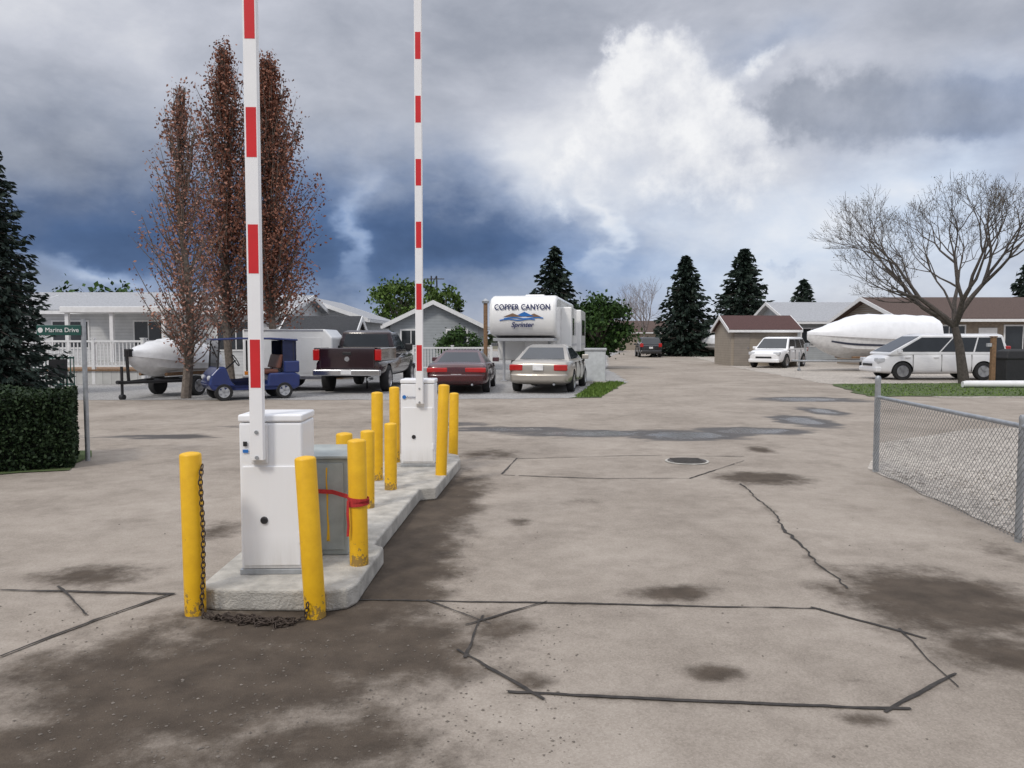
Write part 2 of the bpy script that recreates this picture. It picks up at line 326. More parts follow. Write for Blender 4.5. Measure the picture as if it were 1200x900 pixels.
# loose pale stones of the fenced yard
mb=MB()
for i in range(2600):
    y=U(3.2,9.2);x=U(4.45 if y>6 else 4.15,9.5) if y>4.5 else U(4.1,6);s=U(.012,.026);z0=.006
    vs=[(x+a*s*U(.6,1.2),y+b*s*U(.6,1.2),z0+c*s*U(.5,.9)) for a,b,c in ((1,0,.3),(0,1,.3),(-1,0,.3),(0,-1,.3),(0,0,1),(0,0,-.3))]
    mb.add(vs,[(0,1,4),(1,2,4),(2,3,4),(3,0,4),(1,0,5),(2,1,5),(3,2,5),(0,3,5)])
o=mb.build('yard_stones',leafmat('pale_stones',(.15,.13,.112),(.56,.51,.45),.9));o['kind']='stuff';tag(o,'pale loose gravel stones lying inside the chain link fence','gravel')
c=G(805,541);t=thing('manhole_cover','round dark iron manhole cover set flat in the road','manhole cover',(c.x,c.y,.004))
MB().lathe([(0,.28),(.008,.28),(.010,.26)],n=32).build('rim',CONC,t);mb=MB().lathe([(.004,.25),(.013,.25),(.014,.0)],n=32)
for i in range(-3,4): mb.bx(-.19,.19,i*.055-.012,i*.055+.012,.012,.019)
mb.build('lid',mat('cast_iron',(.07,.063,.057),.7,metal=.2,var=.3,scale=30),t)
# ---------------------------------------------------------------- island, barriers, bollards
isl=[(-1.88,5.38),(-1.86,4.52),(-1.82,4.45),(-1.74,4.42),(-1.08,4.40),(-.97,4.44),(-.93,4.54),(-.925,4.75),(-.905,5.34),(-.99,5.42),(-.90,7.46),(-.75,7.52),(-.63,9.3),(-.67,9.6),(-.80,9.78),(-1.3,9.8),(-1.52,9.6),(-1.66,5.42)]
t=thing('traffic_island','long low grey concrete kerb island carrying both barriers and the bollards','traffic island',(-1.3,6.8,0))
MB().prism([(x+1.3,y-6.8) for x,y in isl],0,.13,'z').build('kerb',CONC,t,bevel=.018,seg=3)
def barrier(label,loc,rz,sticker,first,ax):
    t=thing('barrier_gate',label,'barrier',loc,rz,'raised barrier gates on the island')
    w,d,h=.385,.34,1.0
    MB().bx(-w/2-.01,w/2+.01,0,d,0,.035).build('base_plate',GALV,t,bevel=.004)
    MB().bx(-w/2,w/2,0,d,.035,h-.05).build('cabinet',WHT,t,bevel=.014,seg=3)
    MB().bx(-w/2-.004,w/2+.004,-.006,d+.006,h-.046,h).build('lid',WHT,t,bevel=.012,seg=3)
    dr=MB().bx(-w/2+.02,w/2-.02,-.010,-.001,.06,h-.32).build('door',WHT,t,bevel=.004)
    MB().lathe([(-.024,.0),(-.024,.017),(-.018,.022),(-.009,.024)],'y',(-.045,0,.345),18).build('lock',BLK,dr)
    MB().bx(w/2-.03,w/2-.012,-.016,-.002,.2,.27).build('hinge',WHT,dr,bevel=.003)
    a=MB()
    pr=[(ax-.043,-.065),(ax-.036,-.075),(ax+.036,-.075),(ax+.043,-.065),(ax+.043,-.04),(ax+.036,-.03),(ax-.036,-.03),(ax-.043,-.04)]
    z0,z1=.73,5.35;a.loft([[(x,y,z0) for x,y in pr],[(x+.012,y,z1) for x,y in pr]])
    arm=a.build('arm',ARMW,t,smooth=False);z=first
    while z<z1-.2:
        k=[.012*(z-z0)/(z1-z0),.012*(z+.29-z0)/(z1-z0)]
        for y0 in (-.0765,-.0305): MB().loft([[(ax+k[i]+x,y0+y,zz) for x,y in ((-.030,0),(.030,0),(.030,.002),(-.030,.002))] for i,zz in enumerate((z,z+.29))]).build('red_band',RED,arm)
        z+=.685
    MB().bx(ax-.05,ax+.05,-.029,-.007,.70,.95).build('arm_bracket',WHT2,t,bevel=.006)
    for q in (.745,.9): MB().lathe([(-.083,.0),(-.083,.011),(-.0755,.012)],'y',(ax,0,q),12).build('bolt',GALV,t)
    if sticker:
        MB().bx(-.168,-.135,-.0085,-.0065,.765,.785).build('maker_emblem',BLUS,t)
        MB().bx(-.165,-.140,-.012,-.0065,.805,.835).build('indicator',BLK,t,bevel=.003)
    else:
        MB().lathe([(-.012,.0),(-.012,.022),(-.0065,.022)],'y',(-.15,0,.80),16).build('maker_emblem',BLUS,t)
        text('maker_lettering','Automatic',.03,NAVY,t,TM(-.06,-.012,.80))
    return t
barrier('nearer white barrier cabinet with its red and white striped arm raised at left',(-1.487,4.70,.13),R(2),True,1.17,-.063)
barrier('farther white barrier cabinet with its striped arm raised beside two tall yellow bollards',(-1.073,8.70,.13),R(0),False,1.10,.03)
t=thing('utility_box','grey green metal electrical box standing behind the nearer barrier cabinet','utility box',(-1.35,5.12,.13),R(3))
MB().bx(-.24,.24,0,.36,0,.66).build('housing',UBOX,t,bevel=.008)
MB().prism([(-.02,.66),(-.02,.680),(.38,.705),(.38,.66)],-.255,.255,'x').build('sloped_lid',UBOX,t,bevel=.004)
MB().bx(-.21,.215,-.012,-.001,.04,.63).build('door',UBOX,t,bevel=.004)
mb=MB();mb.loft([[(.098+q,-.0125,z),(.098+q+w_,-.0125,z),(.098+q+w_,-.015,z),(.098+q,-.015,z)] for z,q,w_ in ((.10,.0,.022),(.2,.006,.014),(.3,.004,.008),(.42,.003,.012),(.52,.0,.007),(.60,.002,.010))]);mb.build('yellow_paint_drip',YEL,t)
def bollard(label,x,y,zb,zt,lx=0,ly=0):
    r=.060;h=zt-zb
    o=MB().lathe([(0,r),(h-.012,r),(h-.004,r-.004),(h,r-.012),(h+.006,.02),(h+.007,0.001)],n=28).build('bollard',YEL,None,smooth=True)
    o.location=(x,y,zb);o.rotation_euler=(ly,lx,U(0,6));o.rotation_mode='ZYX';return tag(o,label,'bollard','yellow steel bollards around the island')
B=bollard
B('yellow bollard at the left front corner of the island with chain hanging down it',-1.84,4.38,0,.94,R(-.5))
B('yellow bollard at the right front corner of the island, nearest to the camera',-1.13,4.33,0,.925,R(-2.8))
B('yellow bollard with a red strap round it, right of the grey utility box',-.995,4.92,.13,.945,R(-.5))
B('yellow bollard half hidden behind the grey utility box',-1.235,5.62,.13,.90)
B('short yellow bollard on the kerb just beyond the strapped bollard',-1.255,6.6,.13,.80,R(.5))
B('tall yellow bollard left of the far barrier, behind the short ones',-1.40,7.9,.13,1.04,R(.6))
B('short yellow bollard standing directly left of and before the far barrier cabinet',-1.18,7.4,.13,.775,R(.3))
B('tall yellow bollard half hidden behind the left edge of the far barrier cabinet',-1.39,9.05,.13,1.02)
B('tall yellow bollard at the right front of the far barrier cabinet, leaning right',-.77,8.2,0,1.10,R(2.2))
B('yellow bollard farthest back, right of the far barrier cabinet',-.755,9.75,0,.90,R(1.2))
def chain(pts):
    mb=MB();P=[V(p) for p in pts];d=0;pos=[];step=.030
    for a,b in zip(P,P[1:]):
        l=(b-a).length;q=d
        while q<l: pos.append((a.lerp(b,q/l),(b-a).normalized()));q+=step
        d=q-l
    for i,(p,t) in enumerate(pos):
        s=t.orthogonal().normalized();s2=t.cross(s)
        w=(s if i%2 else s2);ring=[]
        for k in range(10):
            a=2*PI*k/10;ring.append(p+t*math.cos(a)*.021+w*math.sin(a)*.012)
        mb.tube(ring,.0036,5,True)
    return mb
pts=[(-1.775,4.36,.86),(-1.772,4.325,.80),(-1.768,4.34,.5),(-1.77,4.33,.25),(-1.78,4.32,.06),(-1.76,4.30,.012)]
for k in range(60):
    s=k/59;pts.append((-1.76+.52*s+.05*math.sin(k*1.7)*min(1,3*s),4.30-.11*s+.05*math.sin(k*1.1+1)*min(1,2*s),.012+.014*(k%3==0)))
pts+=[(-1.22,4.22,.012),(-1.17,4.26,.02),(-1.15,4.255,.12)]
o=chain(pts).build('chain',RUST,None,smooth=True);tag(o,'rusty steel chain hanging from the left front bollard and piled on the ground','chain')
mb=MB();cx,cy=-.995,4.92
for z,tilt in ((.52,.012),(.543,-.012)):
    n=20;rg=[]
    pth=[(cx+.066*math.cos(a),cy+.066*math.sin(a)) for a in [2*PI*k/n for k in range(n)]]
    mb.loft([[(x,y,z+tilt*(x-cx)*8),(x*1+(x-cx)*.06,y+(y-cy)*.06,z+tilt*(x-cx)*8),(x+(x-cx)*.06,y+(y-cy)*.06,z+.030+tilt*(x-cx)*8),(x,y,z+.030+tilt*(x-cx)*8)] for x,y in pth+[pth[0]]],False)
mb.loft([[(x,y,z),(x,y-.006,z),(x,y-.006,z+.028),(x,y,z+.028)] for x,y,z in [(-1.30,5.09,.562),(-1.2,5.085,.558),(-1.08,5.0,.545),(-1.05,4.89,.545)]])
mb.loft([[(x,y,z),(x-.016,y,z),(x-.016,y-.005,z),(x,y-.005,z)] for x,y,z in [(-1.04,4.86,.56),(-1.042,4.85,.48),(-1.038,4.852,.40),(-1.044,4.855,.33)]])
tag(mb.build('strap',STRAP),'red webbing strap tying the bollard to the grey utility box','strap')
# ---------------------------------------------------------------- chain link fence
a=G(1026,553);b=G(1193,635);ang=math.atan2(b.y-a.y,b.x-a.x);ln=(b-a).length
t=thing('chain_link_fence','galvanised chain link fence with top rail beside the gravel yard','fence',(a.x,a.y,0),ang)
MB().lathe([(0,.033),(1.10,.033),(1.12,.036),(1.145,.025),(1.155,.001)],n=16).build('post',GALV,t,smooth=True)
for x in (ln,ln*2): MB().lathe([(0,.026),(.96,.026),(.975,.028),(1.0,.02),(1.005,.001)],n=14).build('post',GALV,t,smooth=True,loc=(x,0,0))
LN=ln*2
MB().cyl((0,0,.90),(LN,0,.925),.021,n=12).build('top_rail',GALV,t,smooth=True)
mb=MB();hh=.90;st=.062
k=-hh
while k<LN:
    for sg in (1,-1):
        x0,x1=(k,k+hh);z0,z1=(0.03,hh) if sg>0 else (hh,.03)
        f0=max(0,(0-x0)/hh);f1=min(1,(LN-x0)/hh)
        if f1>f0: mb.tube([(x0+hh*f0,-.03+.003*sg,z0+(z1-z0)*f0),(x0+hh*f1,-.03+.003*sg,z0+(z1-z0)*f1)],.0019,4)
    k+=st
mb.tube([(0,-.03,.04),(LN,-.03,.04)],.002,4)
mb.build('wire_mesh',mat('wire',(.16,.165,.17),.5,metal=.5,var=.15),t)
for z in (.2,.5,.8): MB().lathe([(z,.037),(z+.025,.037)],n=14).build('tension_band',GALV,t)
# ---------------------------------------------------------------- street sign
p=G(103,540)
t=thing('street_sign','grey pole carrying a dark green street name blade at left','street sign',(p.x,p.y,0))
zs=1.6+9/900*p.y
MB().cyl((0,0,0),(0,0,zs+.14),.030,n=14).build('pole',GALV,t,smooth=True)
bl=MB().bx(-.58,-.01,-.045,-.033,zs-.065,zs+.065).build('name_blade',GREEN,t,bevel=.004)
text('lettering','Marina Drive',.082,WHT2,bl,TM(-.25,-.049,zs),.0)
MB().lathe([(-.049,.0),(-.049,.033),(-.046,.033)],'y',(-.53,0,zs),16).build('crest',WHT2,bl)
# ---------------------------------------------------------------- vehicles
def wheel(par,x,y,r,w,m=None):
    s=1 if x>0 else -1
    o=MB().lathe([(-w/2*s,r*.62),(-w/2*s,r*.92),(-w*.36*s,r),(w*.36*s,r),(w/2*s,r*.93),(w/2*s,r*.64),(w*.3*s,r*.6)],'x',n=26).build('wheel',TYRE,par,smooth=True,loc=(x,y,r))
    mb=MB().lathe([(w*.28*s,r*.0+.001),(w*.28*s,r*.6),(w*.47*s,r*.65),(w*.5*s,r*.61),(w*.38*s,r*.56),(w*.34*s,.001)],'x',n=22)
    for k in range(5):
        a=2*PI*k/5;c,sn=math.cos(a),math.sin(a);q=.055*r/.33
        mb.loft([[(w*.40*s,c*rr-sn*e,sn*rr+c*e) for e in (-q,q)]+[(w*.47*s,c*rr-sn*e,sn*rr+c*e) for e in (q,-q)] for rr in (.02,r*.6)])
    mb.build('rim',m or RIM,o);return o
def hull(mb,st,crown=.02):
    secs=[]
    for y,w,zb,zt in st:
        h=zt-zb;hf=[(0,zb),(.84*w,zb),(.97*w,zb+.12*h),(w,zb+.42*h),(.985*w,zb+.74*h),(.95*w,zb+.92*h),(.84*w,zt),(0,zt+crown)]
        secs.append([(x,y,z) for x,z in hf]+[(-x,y,z) for x,z in hf[-2:0:-1]])
    return mb.loft(secs)
def body(t,st,paint,wy,r,W,sub=1):
    o=hull(MB(),st).build('body',paint,None,smooth=True);o.data.materials.append(BLK)
    s=o.modifiers.new('s','SUBSURF');s.levels=s.render_levels=sub;bake(o)
    mb=MB()
    for y in wy:
        for sx in (-1,1): mb.cyl((sx*(W/2-.30),y,r+.01),(sx*(W/2+.3),y,r+.01),r*1.14,n=28)
    c=mb.build('cut',BLK,None);c.data.materials.append(BLK)
    for f in c.data.polygons: f.material_index=1
    bm=o.modifiers.new('b','BOOLEAN');bm.object=c;bm.operation='DIFFERENCE';bm.solver='EXACT';bake(o)
    bpy.data.objects.remove(c);o.data.shade_smooth();o.data.set_sharp_from_angle(angle=R(40));o.parent=t;return o
def pane(t,name,a,b,c,d,u0,u1,v0,v1,m,cen,off=.008,par=None):
    a,b,c,d=map(V,(a,b,c,d))
    def P(u,v): return a.lerp(b,u).lerp(d.lerp(c,u),v)
    ps=[P(u0,v0),P(u1,v0),P(u1,v1),P(u0,v1)];n=(ps[1]-ps[0]).cross(ps[3]-ps[0]).normalized()
    if n.dot(P(.5,.5)-V(cen))<0:n=-n
    return MB().loft([[p-n*.03 for p in ps],[p+n*off for p in ps]]).build(name,m,t,bevel=.006)
def cabin(t,c,paint,sides,wind=(.05,.95,.06,.94),rear=(.08,.92,.12,.92),sv=(.08,.88),front=True):
    z0,z1,w0,w1,r0,r1,f0,f1=c;rg=lambda w,r,f,z:[(-w,r,z),(w,r,z),(w,f,z),(-w,f,z)]
    MB().loft([rg(w0,r0,f0,z0-.08),rg(w0,r0,f0,z0),rg(w1,r1,f1,z1-.06),rg(w1-.14,r1+.14,f1-.18,z1)]).build('cabin',paint,t,bevel=.06,seg=4,smooth=True)
    lo,hi=rg(w0,r0,f0,z0),rg(w1,r1,f1,z1-.06);cen=(0,(r0+f0)/2,(z0+z1)/2)
    if rear: pane(t,'rear_window',lo[0],lo[1],hi[1],hi[0],*rear,GLASS,cen)
    if front: pane(t,'windscreen',lo[3],lo[2],hi[2],hi[3],*wind,GLASS,cen)
    for u0,u1 in sides:
        pane(t,'side_window',lo[1],lo[2],hi[2],hi[1],u0,u1,*sv,GLASS,cen);pane(t,'side_window',lo[0],lo[3],hi[3],hi[0],u0,u1,*sv,GLASS,cen)
def car(name,label,cat,loc,rz,paint,st,cb,sides,wy,r,L,W,tz,hz,group=None,seams=(),tw=(.45,.84),rim=None,plate=.75):
    t=thing(name,label,cat,loc,rz,group);e=L/2;w=W/2
    body(t,st,paint,wy,r,W,2);cabin(t,cb,paint,sides)
    for y in wy:
        for s in (-1,1): wheel(t,s*(w-.11),y,r,.21,rim)
    for s in (-1,1):
        x0,x1=sorted((s*tw[0]*w/.92,s*tw[1]*w/.92))
        MB().bx(x0,x1,-e-.005,-e+.2,tz[0],tz[1]).build('taillight',TAIL,t,bevel=.035,seg=3)
        x0,x1=sorted((s*.48*w/.92,s*.80*w/.92));MB().bx(x0,x1,e-.32,e-.03,hz[0],hz[1]).build('headlight',LENS,t,bevel=.03)
        m=MB();m.loft([[(s*(w*1.0+q),cb[6]-.35+yy,cb[0]+zz) for yy,zz in ((-.06,0),(.05,.01),(.04,.13),(-.05,.14))] for q in (-.04,.17)]);m.build('side_mirror',paint,t,bevel=.02)
        for sy in seams[1:]: MB().bx(*sorted((s*w*.955,s*w*1.012)),sy+.1,sy+.3,cb[0]-.17,cb[0]-.13).build('door_handle',paint,t,bevel=.01)
    for sy in seams:
        for s in (-1,1): MB().bx(*sorted((s*w*.90,s*w*.998)),sy-.006,sy+.006,.34,cb[0]-.05).build('door_seam',BLK,t)
    MB().loft([[(-w*.93,-e+.25,.30),(-w*.86,-e-.01,.34),(-w*.6,-e-.05,.34),(w*.6,-e-.05,.34),(w*.86,-e-.01,.34),(w*.93,-e+.25,.30)],[(-w*.95,-e+.25,.58),(-w*.88,-e-.02,.58),(-w*.6,-e-.06,.58),(w*.6,-e-.06,.58),(w*.88,-e-.02,.58),(w*.95,-e+.25,.58)]]).build('rear_bumper',paint,t,bevel=.06,seg=3,smooth=True)
    MB().bx(-w*.86,w*.86,e-.22,e+.015,.3,.5).build('front_bumper',paint,t,bevel=.06,seg=3)
    MB().bx(-w*.45,w*.45,e-.1,e+.02,.52,.62).build('grille',BLK,t,bevel=.02)
    MB().bx(-.15,.15,-e-.035,-e+.05,plate-.075,plate+.075).build('number_plate',PLATE,t,bevel=.004)
    MB().cyl((w*.5,-e-.03,.28),(w*.5,-e+.3,.28),.03).build('exhaust',GALV,t)
    return t
SED=[(-2.44,.70,.40,.78),(-2.40,.84,.30,.91),(-2.1,.91,.24,.97),(-1.4,.92,.21,.98),(0,.92,.2,.95),(1.0,.92,.2,.93),(1.6,.91,.2,.88),(2.1,.86,.22,.79),(2.4,.76,.3,.68),(2.47,.6,.38,.6)]
car('parked_sedan','pewter beige sedan parked with its tail towards the road, beside the white trailer','car',(1.25,24.3,0),R(-12),BEIGE,SED,(.93,1.40,.82,.60,-1.85,-.95,1.1,.15),[(.14,.48),(.5,.93)],(1.45,-1.4),.32,4.9,1.84,(.66,.84),(.58,.72),seams=(-.95,.02,.95))
CPE=[(-2.3,.70,.38,.72),(-2.26,.83,.28,.85),(-1.9,.90,.22,.90),(-1.2,.91,.2,.90),(0,.91,.19,.87),(1.0,.91,.19,.85),(1.6,.89,.2,.80),(2.0,.84,.22,.72),(2.25,.72,.3,.62),(2.32,.55,.38,.56)]
car('parked_coupe','low maroon coupe parked between the pickup truck and the beige sedan','car',(-1.5,24.0,0),R(-2),MAROON,CPE,(.85,1.25,.79,.56,-1.6,-.7,.9,.05),[(.14,.40),(.43,.93)],(1.4,-1.35),.31,4.6,1.8,(.62,.76),(.5,.63),seams=(-.55,.85),tw=(.25,.86),plate=.50)
VAN=[(-2.44,.82,.42,.98),(-2.40,.93,.32,1.06),(-1.8,.97,.25,1.08),(0,.975,.22,1.07),(1.2,.97,.22,1.06),(1.75,.94,.22,1.02),(2.15,.88,.24,.91),(2.4,.75,.3,.76),(2.46,.58,.4,.66)]
car('parked_minivan','white minivan parked side on behind the bare tree','minivan',(16.35,29.9,0),R(87),WCAR,VAN,(1.02,1.76,.93,.78,-2.38,-2.2,2.02,.78),[(.03,.29),(.305,.58),(.595,.955)],(1.52,-1.45),.34,4.9,1.95,(.9,1.3),(.68,.84),seams=(-1.0,.1,1.15),tw=(.7,.85))
SUV=[(-2.3,.80,.42,.95),(-2.26,.91,.34,1.04),(-1.6,.94,.28,1.05),(0,.95,.26,1.03),(1.1,.95,.26,1.02),(1.7,.92,.27,.99),(2.1,.86,.3,.92),(2.3,.76,.36,.82),(2.36,.6,.45,.72)]
def suv(label,loc,rz,paint,g=None): return car('parked_suv',label,'suv',loc,rz,paint,SUV,(1.0,1.66,.90,.70,-2.2,-1.85,1.25,.5),[(.04,.29),(.31,.6),(.615,.95)],(1.42,-1.35),.36,4.7,1.9,(.85,1.15),(.7,.86),g,seams=(-.9,.1,1.0),tw=(.6,.85),plate=.8)
suv('white suv parked between the beige shed and the wrapped boat',(14.75,42.5,0),R(142),WCAR)
suv('small dark car far off on the road beyond the trailer',(11.5,65,0),R(-4),BCAR)
# pickup
t=thing('pickup_truck','dark plum pickup truck parked tail out beside the white cargo trailer','pickup truck',(-4.55,24.8,0),R(-3))
TR=[(-2.9,.93,.55,.98),(-2.86,.97,.5,1.0),(-.8,.98,.42,1.0),(.2,.98,.40,1.16),(1.3,.98,.40,1.18),(2.2,.96,.42,1.16),(2.7,.92,.46,1.08),(2.9,.8,.52,.98)]
body(t,TR,DARKRED,(1.85,-1.75),.39,1.98)
for s in (-1,1):
    MB().bx(*sorted((s*.86,s*.97)),-2.9,-.72,.95,1.32).build('bed_side',DARKRED,t,bevel=.03,seg=3)
    MB().bx(*sorted((s*.80,s*.985)),-2.93,-2.8,.96,1.27).build('taillight',TAIL,t,bevel=.015)
    MB().bx(*sorted((s*.6,s*.86)),2.7,2.9,.82,1.0).build('headlight',LENS,t,bevel=.03)
    MB().bx(*sorted((s*.97,s*1.2)),.75,.87,1.2,1.42).build('side_mirror',BLK,t,bevel=.03)
    for y in (1.85,-1.75): wheel(t,s*.87,y,.39,.25)
    for y in (-.25,.55): MB().bx(*sorted((s*.94,s*1.0)),y,y+.2,1.05,1.09).build('door_handle',BLK,t,bevel=.01)
    MB().bx(*sorted((s*.78,s*.82)),-.9,-.7,1.3,1.36).build('bed_rail',BLK,t)
tg=MB().bx(-.79,.79,-2.92,-2.84,.72,1.31).build('tailgate',DARKRED,t,bevel=.03,seg=3)
MB().bx(-.12,.12,-2.94,-2.91,1.12,1.2).build('handle',BLK,tg,bevel=.008)
MB().lathe([(-2.935,0.001),(-2.935,.07),(-2.91,.07)],'y',(0,0,1.0),18).build('emblem',CHROME,tg)
MB().bx(-.86,.86,-.85,-.73,.95,1.32).build('bed_front',DARKRED,t,bevel=.02)
MB().bx(-.86,.86,-2.84,-.85,1.0,1.02).build('bed_floor',BLK,t)
MB().bx(-.97,.97,-3.05,-2.88,.52,.70).build('rear_bumper',CHROME,t,bevel=.03)
MB().bx(-.15,.15,-3.065,-3.0,.56,.69).build('number_plate',PLATE,t,bevel=.004)
MB().bx(-.95,.95,2.8,3.0,.5,.74).build('front_bumper',CHROME,t,bevel=.05);MB().bx(-.55,.55,2.78,2.92,.76,1.05).build('grille',CHROME,t,bevel=.02)
MB().cyl((.62,-2.98,.42),(.62,-2.5,.42),.04).build('exhaust',GALV,t)
cabin(t,(1.16,1.84,.93,.76,-.68,-.58,1.25,.5),DARKRED,[(.06,.38),(.41,.94)],rear=(.08,.92,.22,.9))
# fifth wheel trailer
t=thing('travel_trailer','tall white travel trailer with a raised nose and dark lettering parked behind the sedan','trailer',(.95,30.9,0),R(180-9))
pr=[(-4.2,.75),(-4.2,3.05),(-4.1,3.12),(3.1,3.12),(3.5,3.02),(3.74,2.75),(3.80,2.3),(3.78,1.95),(3.6,1.7),(2.1,1.55),(2.0,.75)]
MB().prism(pr,-1.2,1.2,'x').build('body',RVW,t,bevel=.12,seg=4,smooth=True)
MB().bx(-1.1,1.1,2.3,3.5,1.48,1.60).build('nose_underside',RVG,t,bevel=.02)
MB().bx(-1.0,.1,2.01,2.5,.65,1.54).build('front_compartment',RVW,t,bevel=.03)
for s in (-1,1):
    MB().cyl((s*.85,2.6,0.02),(s*.85,2.6,1.5),.05).build('landing_leg',RVG,t);MB().bx(s*.85-.12,s*.85+.12,2.48,2.72,.005,.03).build('foot',RVG,t)
    for y in (-1.2,-2.1): wheel(t,s*1.05,y,.36,.22)
for y0,y1,xx in ((-.6,2.0,1.6),(-3.8,-1.0,1.75)):
    q=MB().bx(-xx,-1.19,y0,y1,1.05,2.75).build('slide_out',RVW,t,bevel=.04)
    MB().bx(-xx-.008,-xx+.01,y0+.5,y1-.5,1.7,2.35).build('window',GLASS,q)
    MB().bx(-xx-.01,-xx+.0,y0+.1,y1-.1,1.3,1.38).build('stripe',RVG,q)
MB().bx(-.4,.4,-.5,.3,3.12,3.32).build('roof_unit',RVW,t,bevel=.06)
MB().bx(1.195,1.21,-3.9,3.2,1.3,1.42).build('side_stripe',RVG,t)
RT=lambda z,x=0,y=3.835:TM(x,y,z,PI)
text('lettering','COPPER CANYON',.26,NAVY,t,RT(2.68,0,3.80),0,.90,1.04,.007);text('lettering','Sprinter',.24,NAVY,t,RT(2.06,0,3.825),.3,1,1,.005)
for k,(x,z,ww,hh) in enumerate(((-.42,2.36,.26,.10),(-.08,2.38,.34,.14),(.34,2.37,.32,.10))):
    yk=3.812+.004*k;MB().add([(x-ww,yk,z-.02),(x,yk,z+hh),(x+ww,yk,z-.02),(x-ww,yk-.02,z-.02),(x,yk-.02,z+hh),(x+ww,yk-.02,z-.02)],[(0,1,2),(3,5,4),(0,3,4,1),(1,4,5,2),(2,5,3,0)]).build('mountain_emblem',BROWNP if k!=1 else BLUS,t)
for x0,x1,z0 in ((-.75,.65,2.28),(-.45,.8,2.225)): MB().loft([[(x0+(x1-x0)*q/8,y,z0+.022*math.sin(q*1.3)+dz) for y,dz in ((3.80,0),(3.826,0),(3.826,.034),(3.80,.034))] for q in range(9)]).build('wave_emblem',BLUS,t)
# cargo trailer
t=thing('cargo_trailer','white enclosed cargo trailer parked between the golf cart and the pickup truck','trailer',(-6.85,24.0,0),R(-88))
mb=MB().prism([(-1.25,.42),(-1.25,1.86),(1.2,1.86),(1.42,1.6),(1.42,.42)],-.95,.95,'x');mb.build('box',RVW,t,bevel=.05,seg=3)
MB().bx(-.97,.97,-1.26,1.43,.36,.45).build('trim_rail',RIM,t);MB().bx(.948,.962,-1.2,1.15,1.80,1.85).build('roof_trim',RIM,t)
for s in (-1,1):
    wheel(t,s*1.05,-.2,.34,.2);mb=MB();ring=[]
    mb.loft([[(x,-.2+rr*math.cos(a),.34+rr*math.sin(a)) for x,rr in ((s*.94,.40),(s*1.17,.40),(s*1.17,.43),(s*.94,.43))] for a in [PI*k/10 for k in range(11)]]);mb.build('fender',RIM,t)
    MB().bx(*sorted((s*.94,s*.965)),-1.2,-1.1,.5,.6).build('marker_lamp',AMBER,t)
MB().bx(.951,.96,.5,1.1,.55,1.62).build('side_door',RVW,t,bevel=.004)
mb=MB();mb.tube([(-.8,1.42,.42),(0,2.4,.42)],.04,8);mb.tube([(.8,1.42,.42),(0,2.4,.42)],.04,8);mb.cyl((0,2.3,0.01),(0,2.3,.7),.03);mb.build('hitch',BLK,t)
# golf cart
t=thing('golf_cart','dark blue golf cart with roof and brown seat parked under the poplars','golf cart',(-6.95,20.35,0),R(122))
MB().prism([(-1.15,.30),(-1.18,.62),(-1.0,.70),(-.35,.68),(-.3,.34),(.45,.32),(.60,.5),(.72,.86),(.88,.88),(1.08,.66),(1.14,.4),(1.05,.26),(-1.0,.24)],-.58,.58,'x').build('body',BLUE,t,bevel=.05,seg=3)
MB().bx(-.52,.52,-.62,-.12,.66,.78).build('seat',SEAT,t,bevel=.04);MB().loft([[(-.52,y,.8),(.52,y,.8),(.52,y-.1,1.16),(-.52,y-.1,1.16)] for y in (-.68,-.58)]).build('backrest',SEAT,t,bevel=.03)
MB().bx(-.58,.58,-1.16,-.74,.68,1.0).build('bag_well',BLUE,t,bevel=.04)
MB().loft([[(-.60,y,z),(.60,y,z),(.60,y,z+.05),(-.60,y,z+.05)] for y,z in ((-1.12,1.52),(-.4,1.56),(.4,1.56),(1.0,1.53))]).build('roof',BLUE,t,bevel=.02)
MB().bx(-.55,.55,-1.08,-1.06,.98,1.53).build('rear_curtain',BLUV,t)
for s in (-1,1):
    MB().bx(*sorted((s*.545,s*.56)),-1.04,-.72,.72,1.53).build('side_curtain',BLUV,t)
    for y0,y1 in ((.92,.86),(-1.0,-1.0),(-.05,-.05)):MB().tube([(s*.54,y0,.70 if y0<0 else .80),(s*.54,y1,1.54)],.024,8).build('roof_post',BLK,t)
    for y in (.78,-.75): wheel(t,s*.50,y,.22,.18,RVG)
    MB().lathe([(1.06,.07),(1.13,.065),(1.15,.02)],'y',(s*.38,0,.58),14).build('headlight',LENS,t)
MB().loft([[(-.5,.90,.86),(.5,.90,.86),(.5,.86,1.52),(-.5,.86,1.52)],[(-.5,.912,.86),(.5,.912,.86),(.5,.872,1.52),(-.5,.872,1.52)]]).build('windscreen',GLASS,t)
mb=MB();mb.tube([(-.28+.17*math.cos(a),.42+.08*math.sin(a),1.02+.14*math.sin(a)) for a in [2*PI*k/16 for k in range(16)]],.014,6,True);mb.cyl((-.28,.42,1.02),(-.28,.72,.75),.02,n=8);mb.build('steering_wheel',BLK,t)
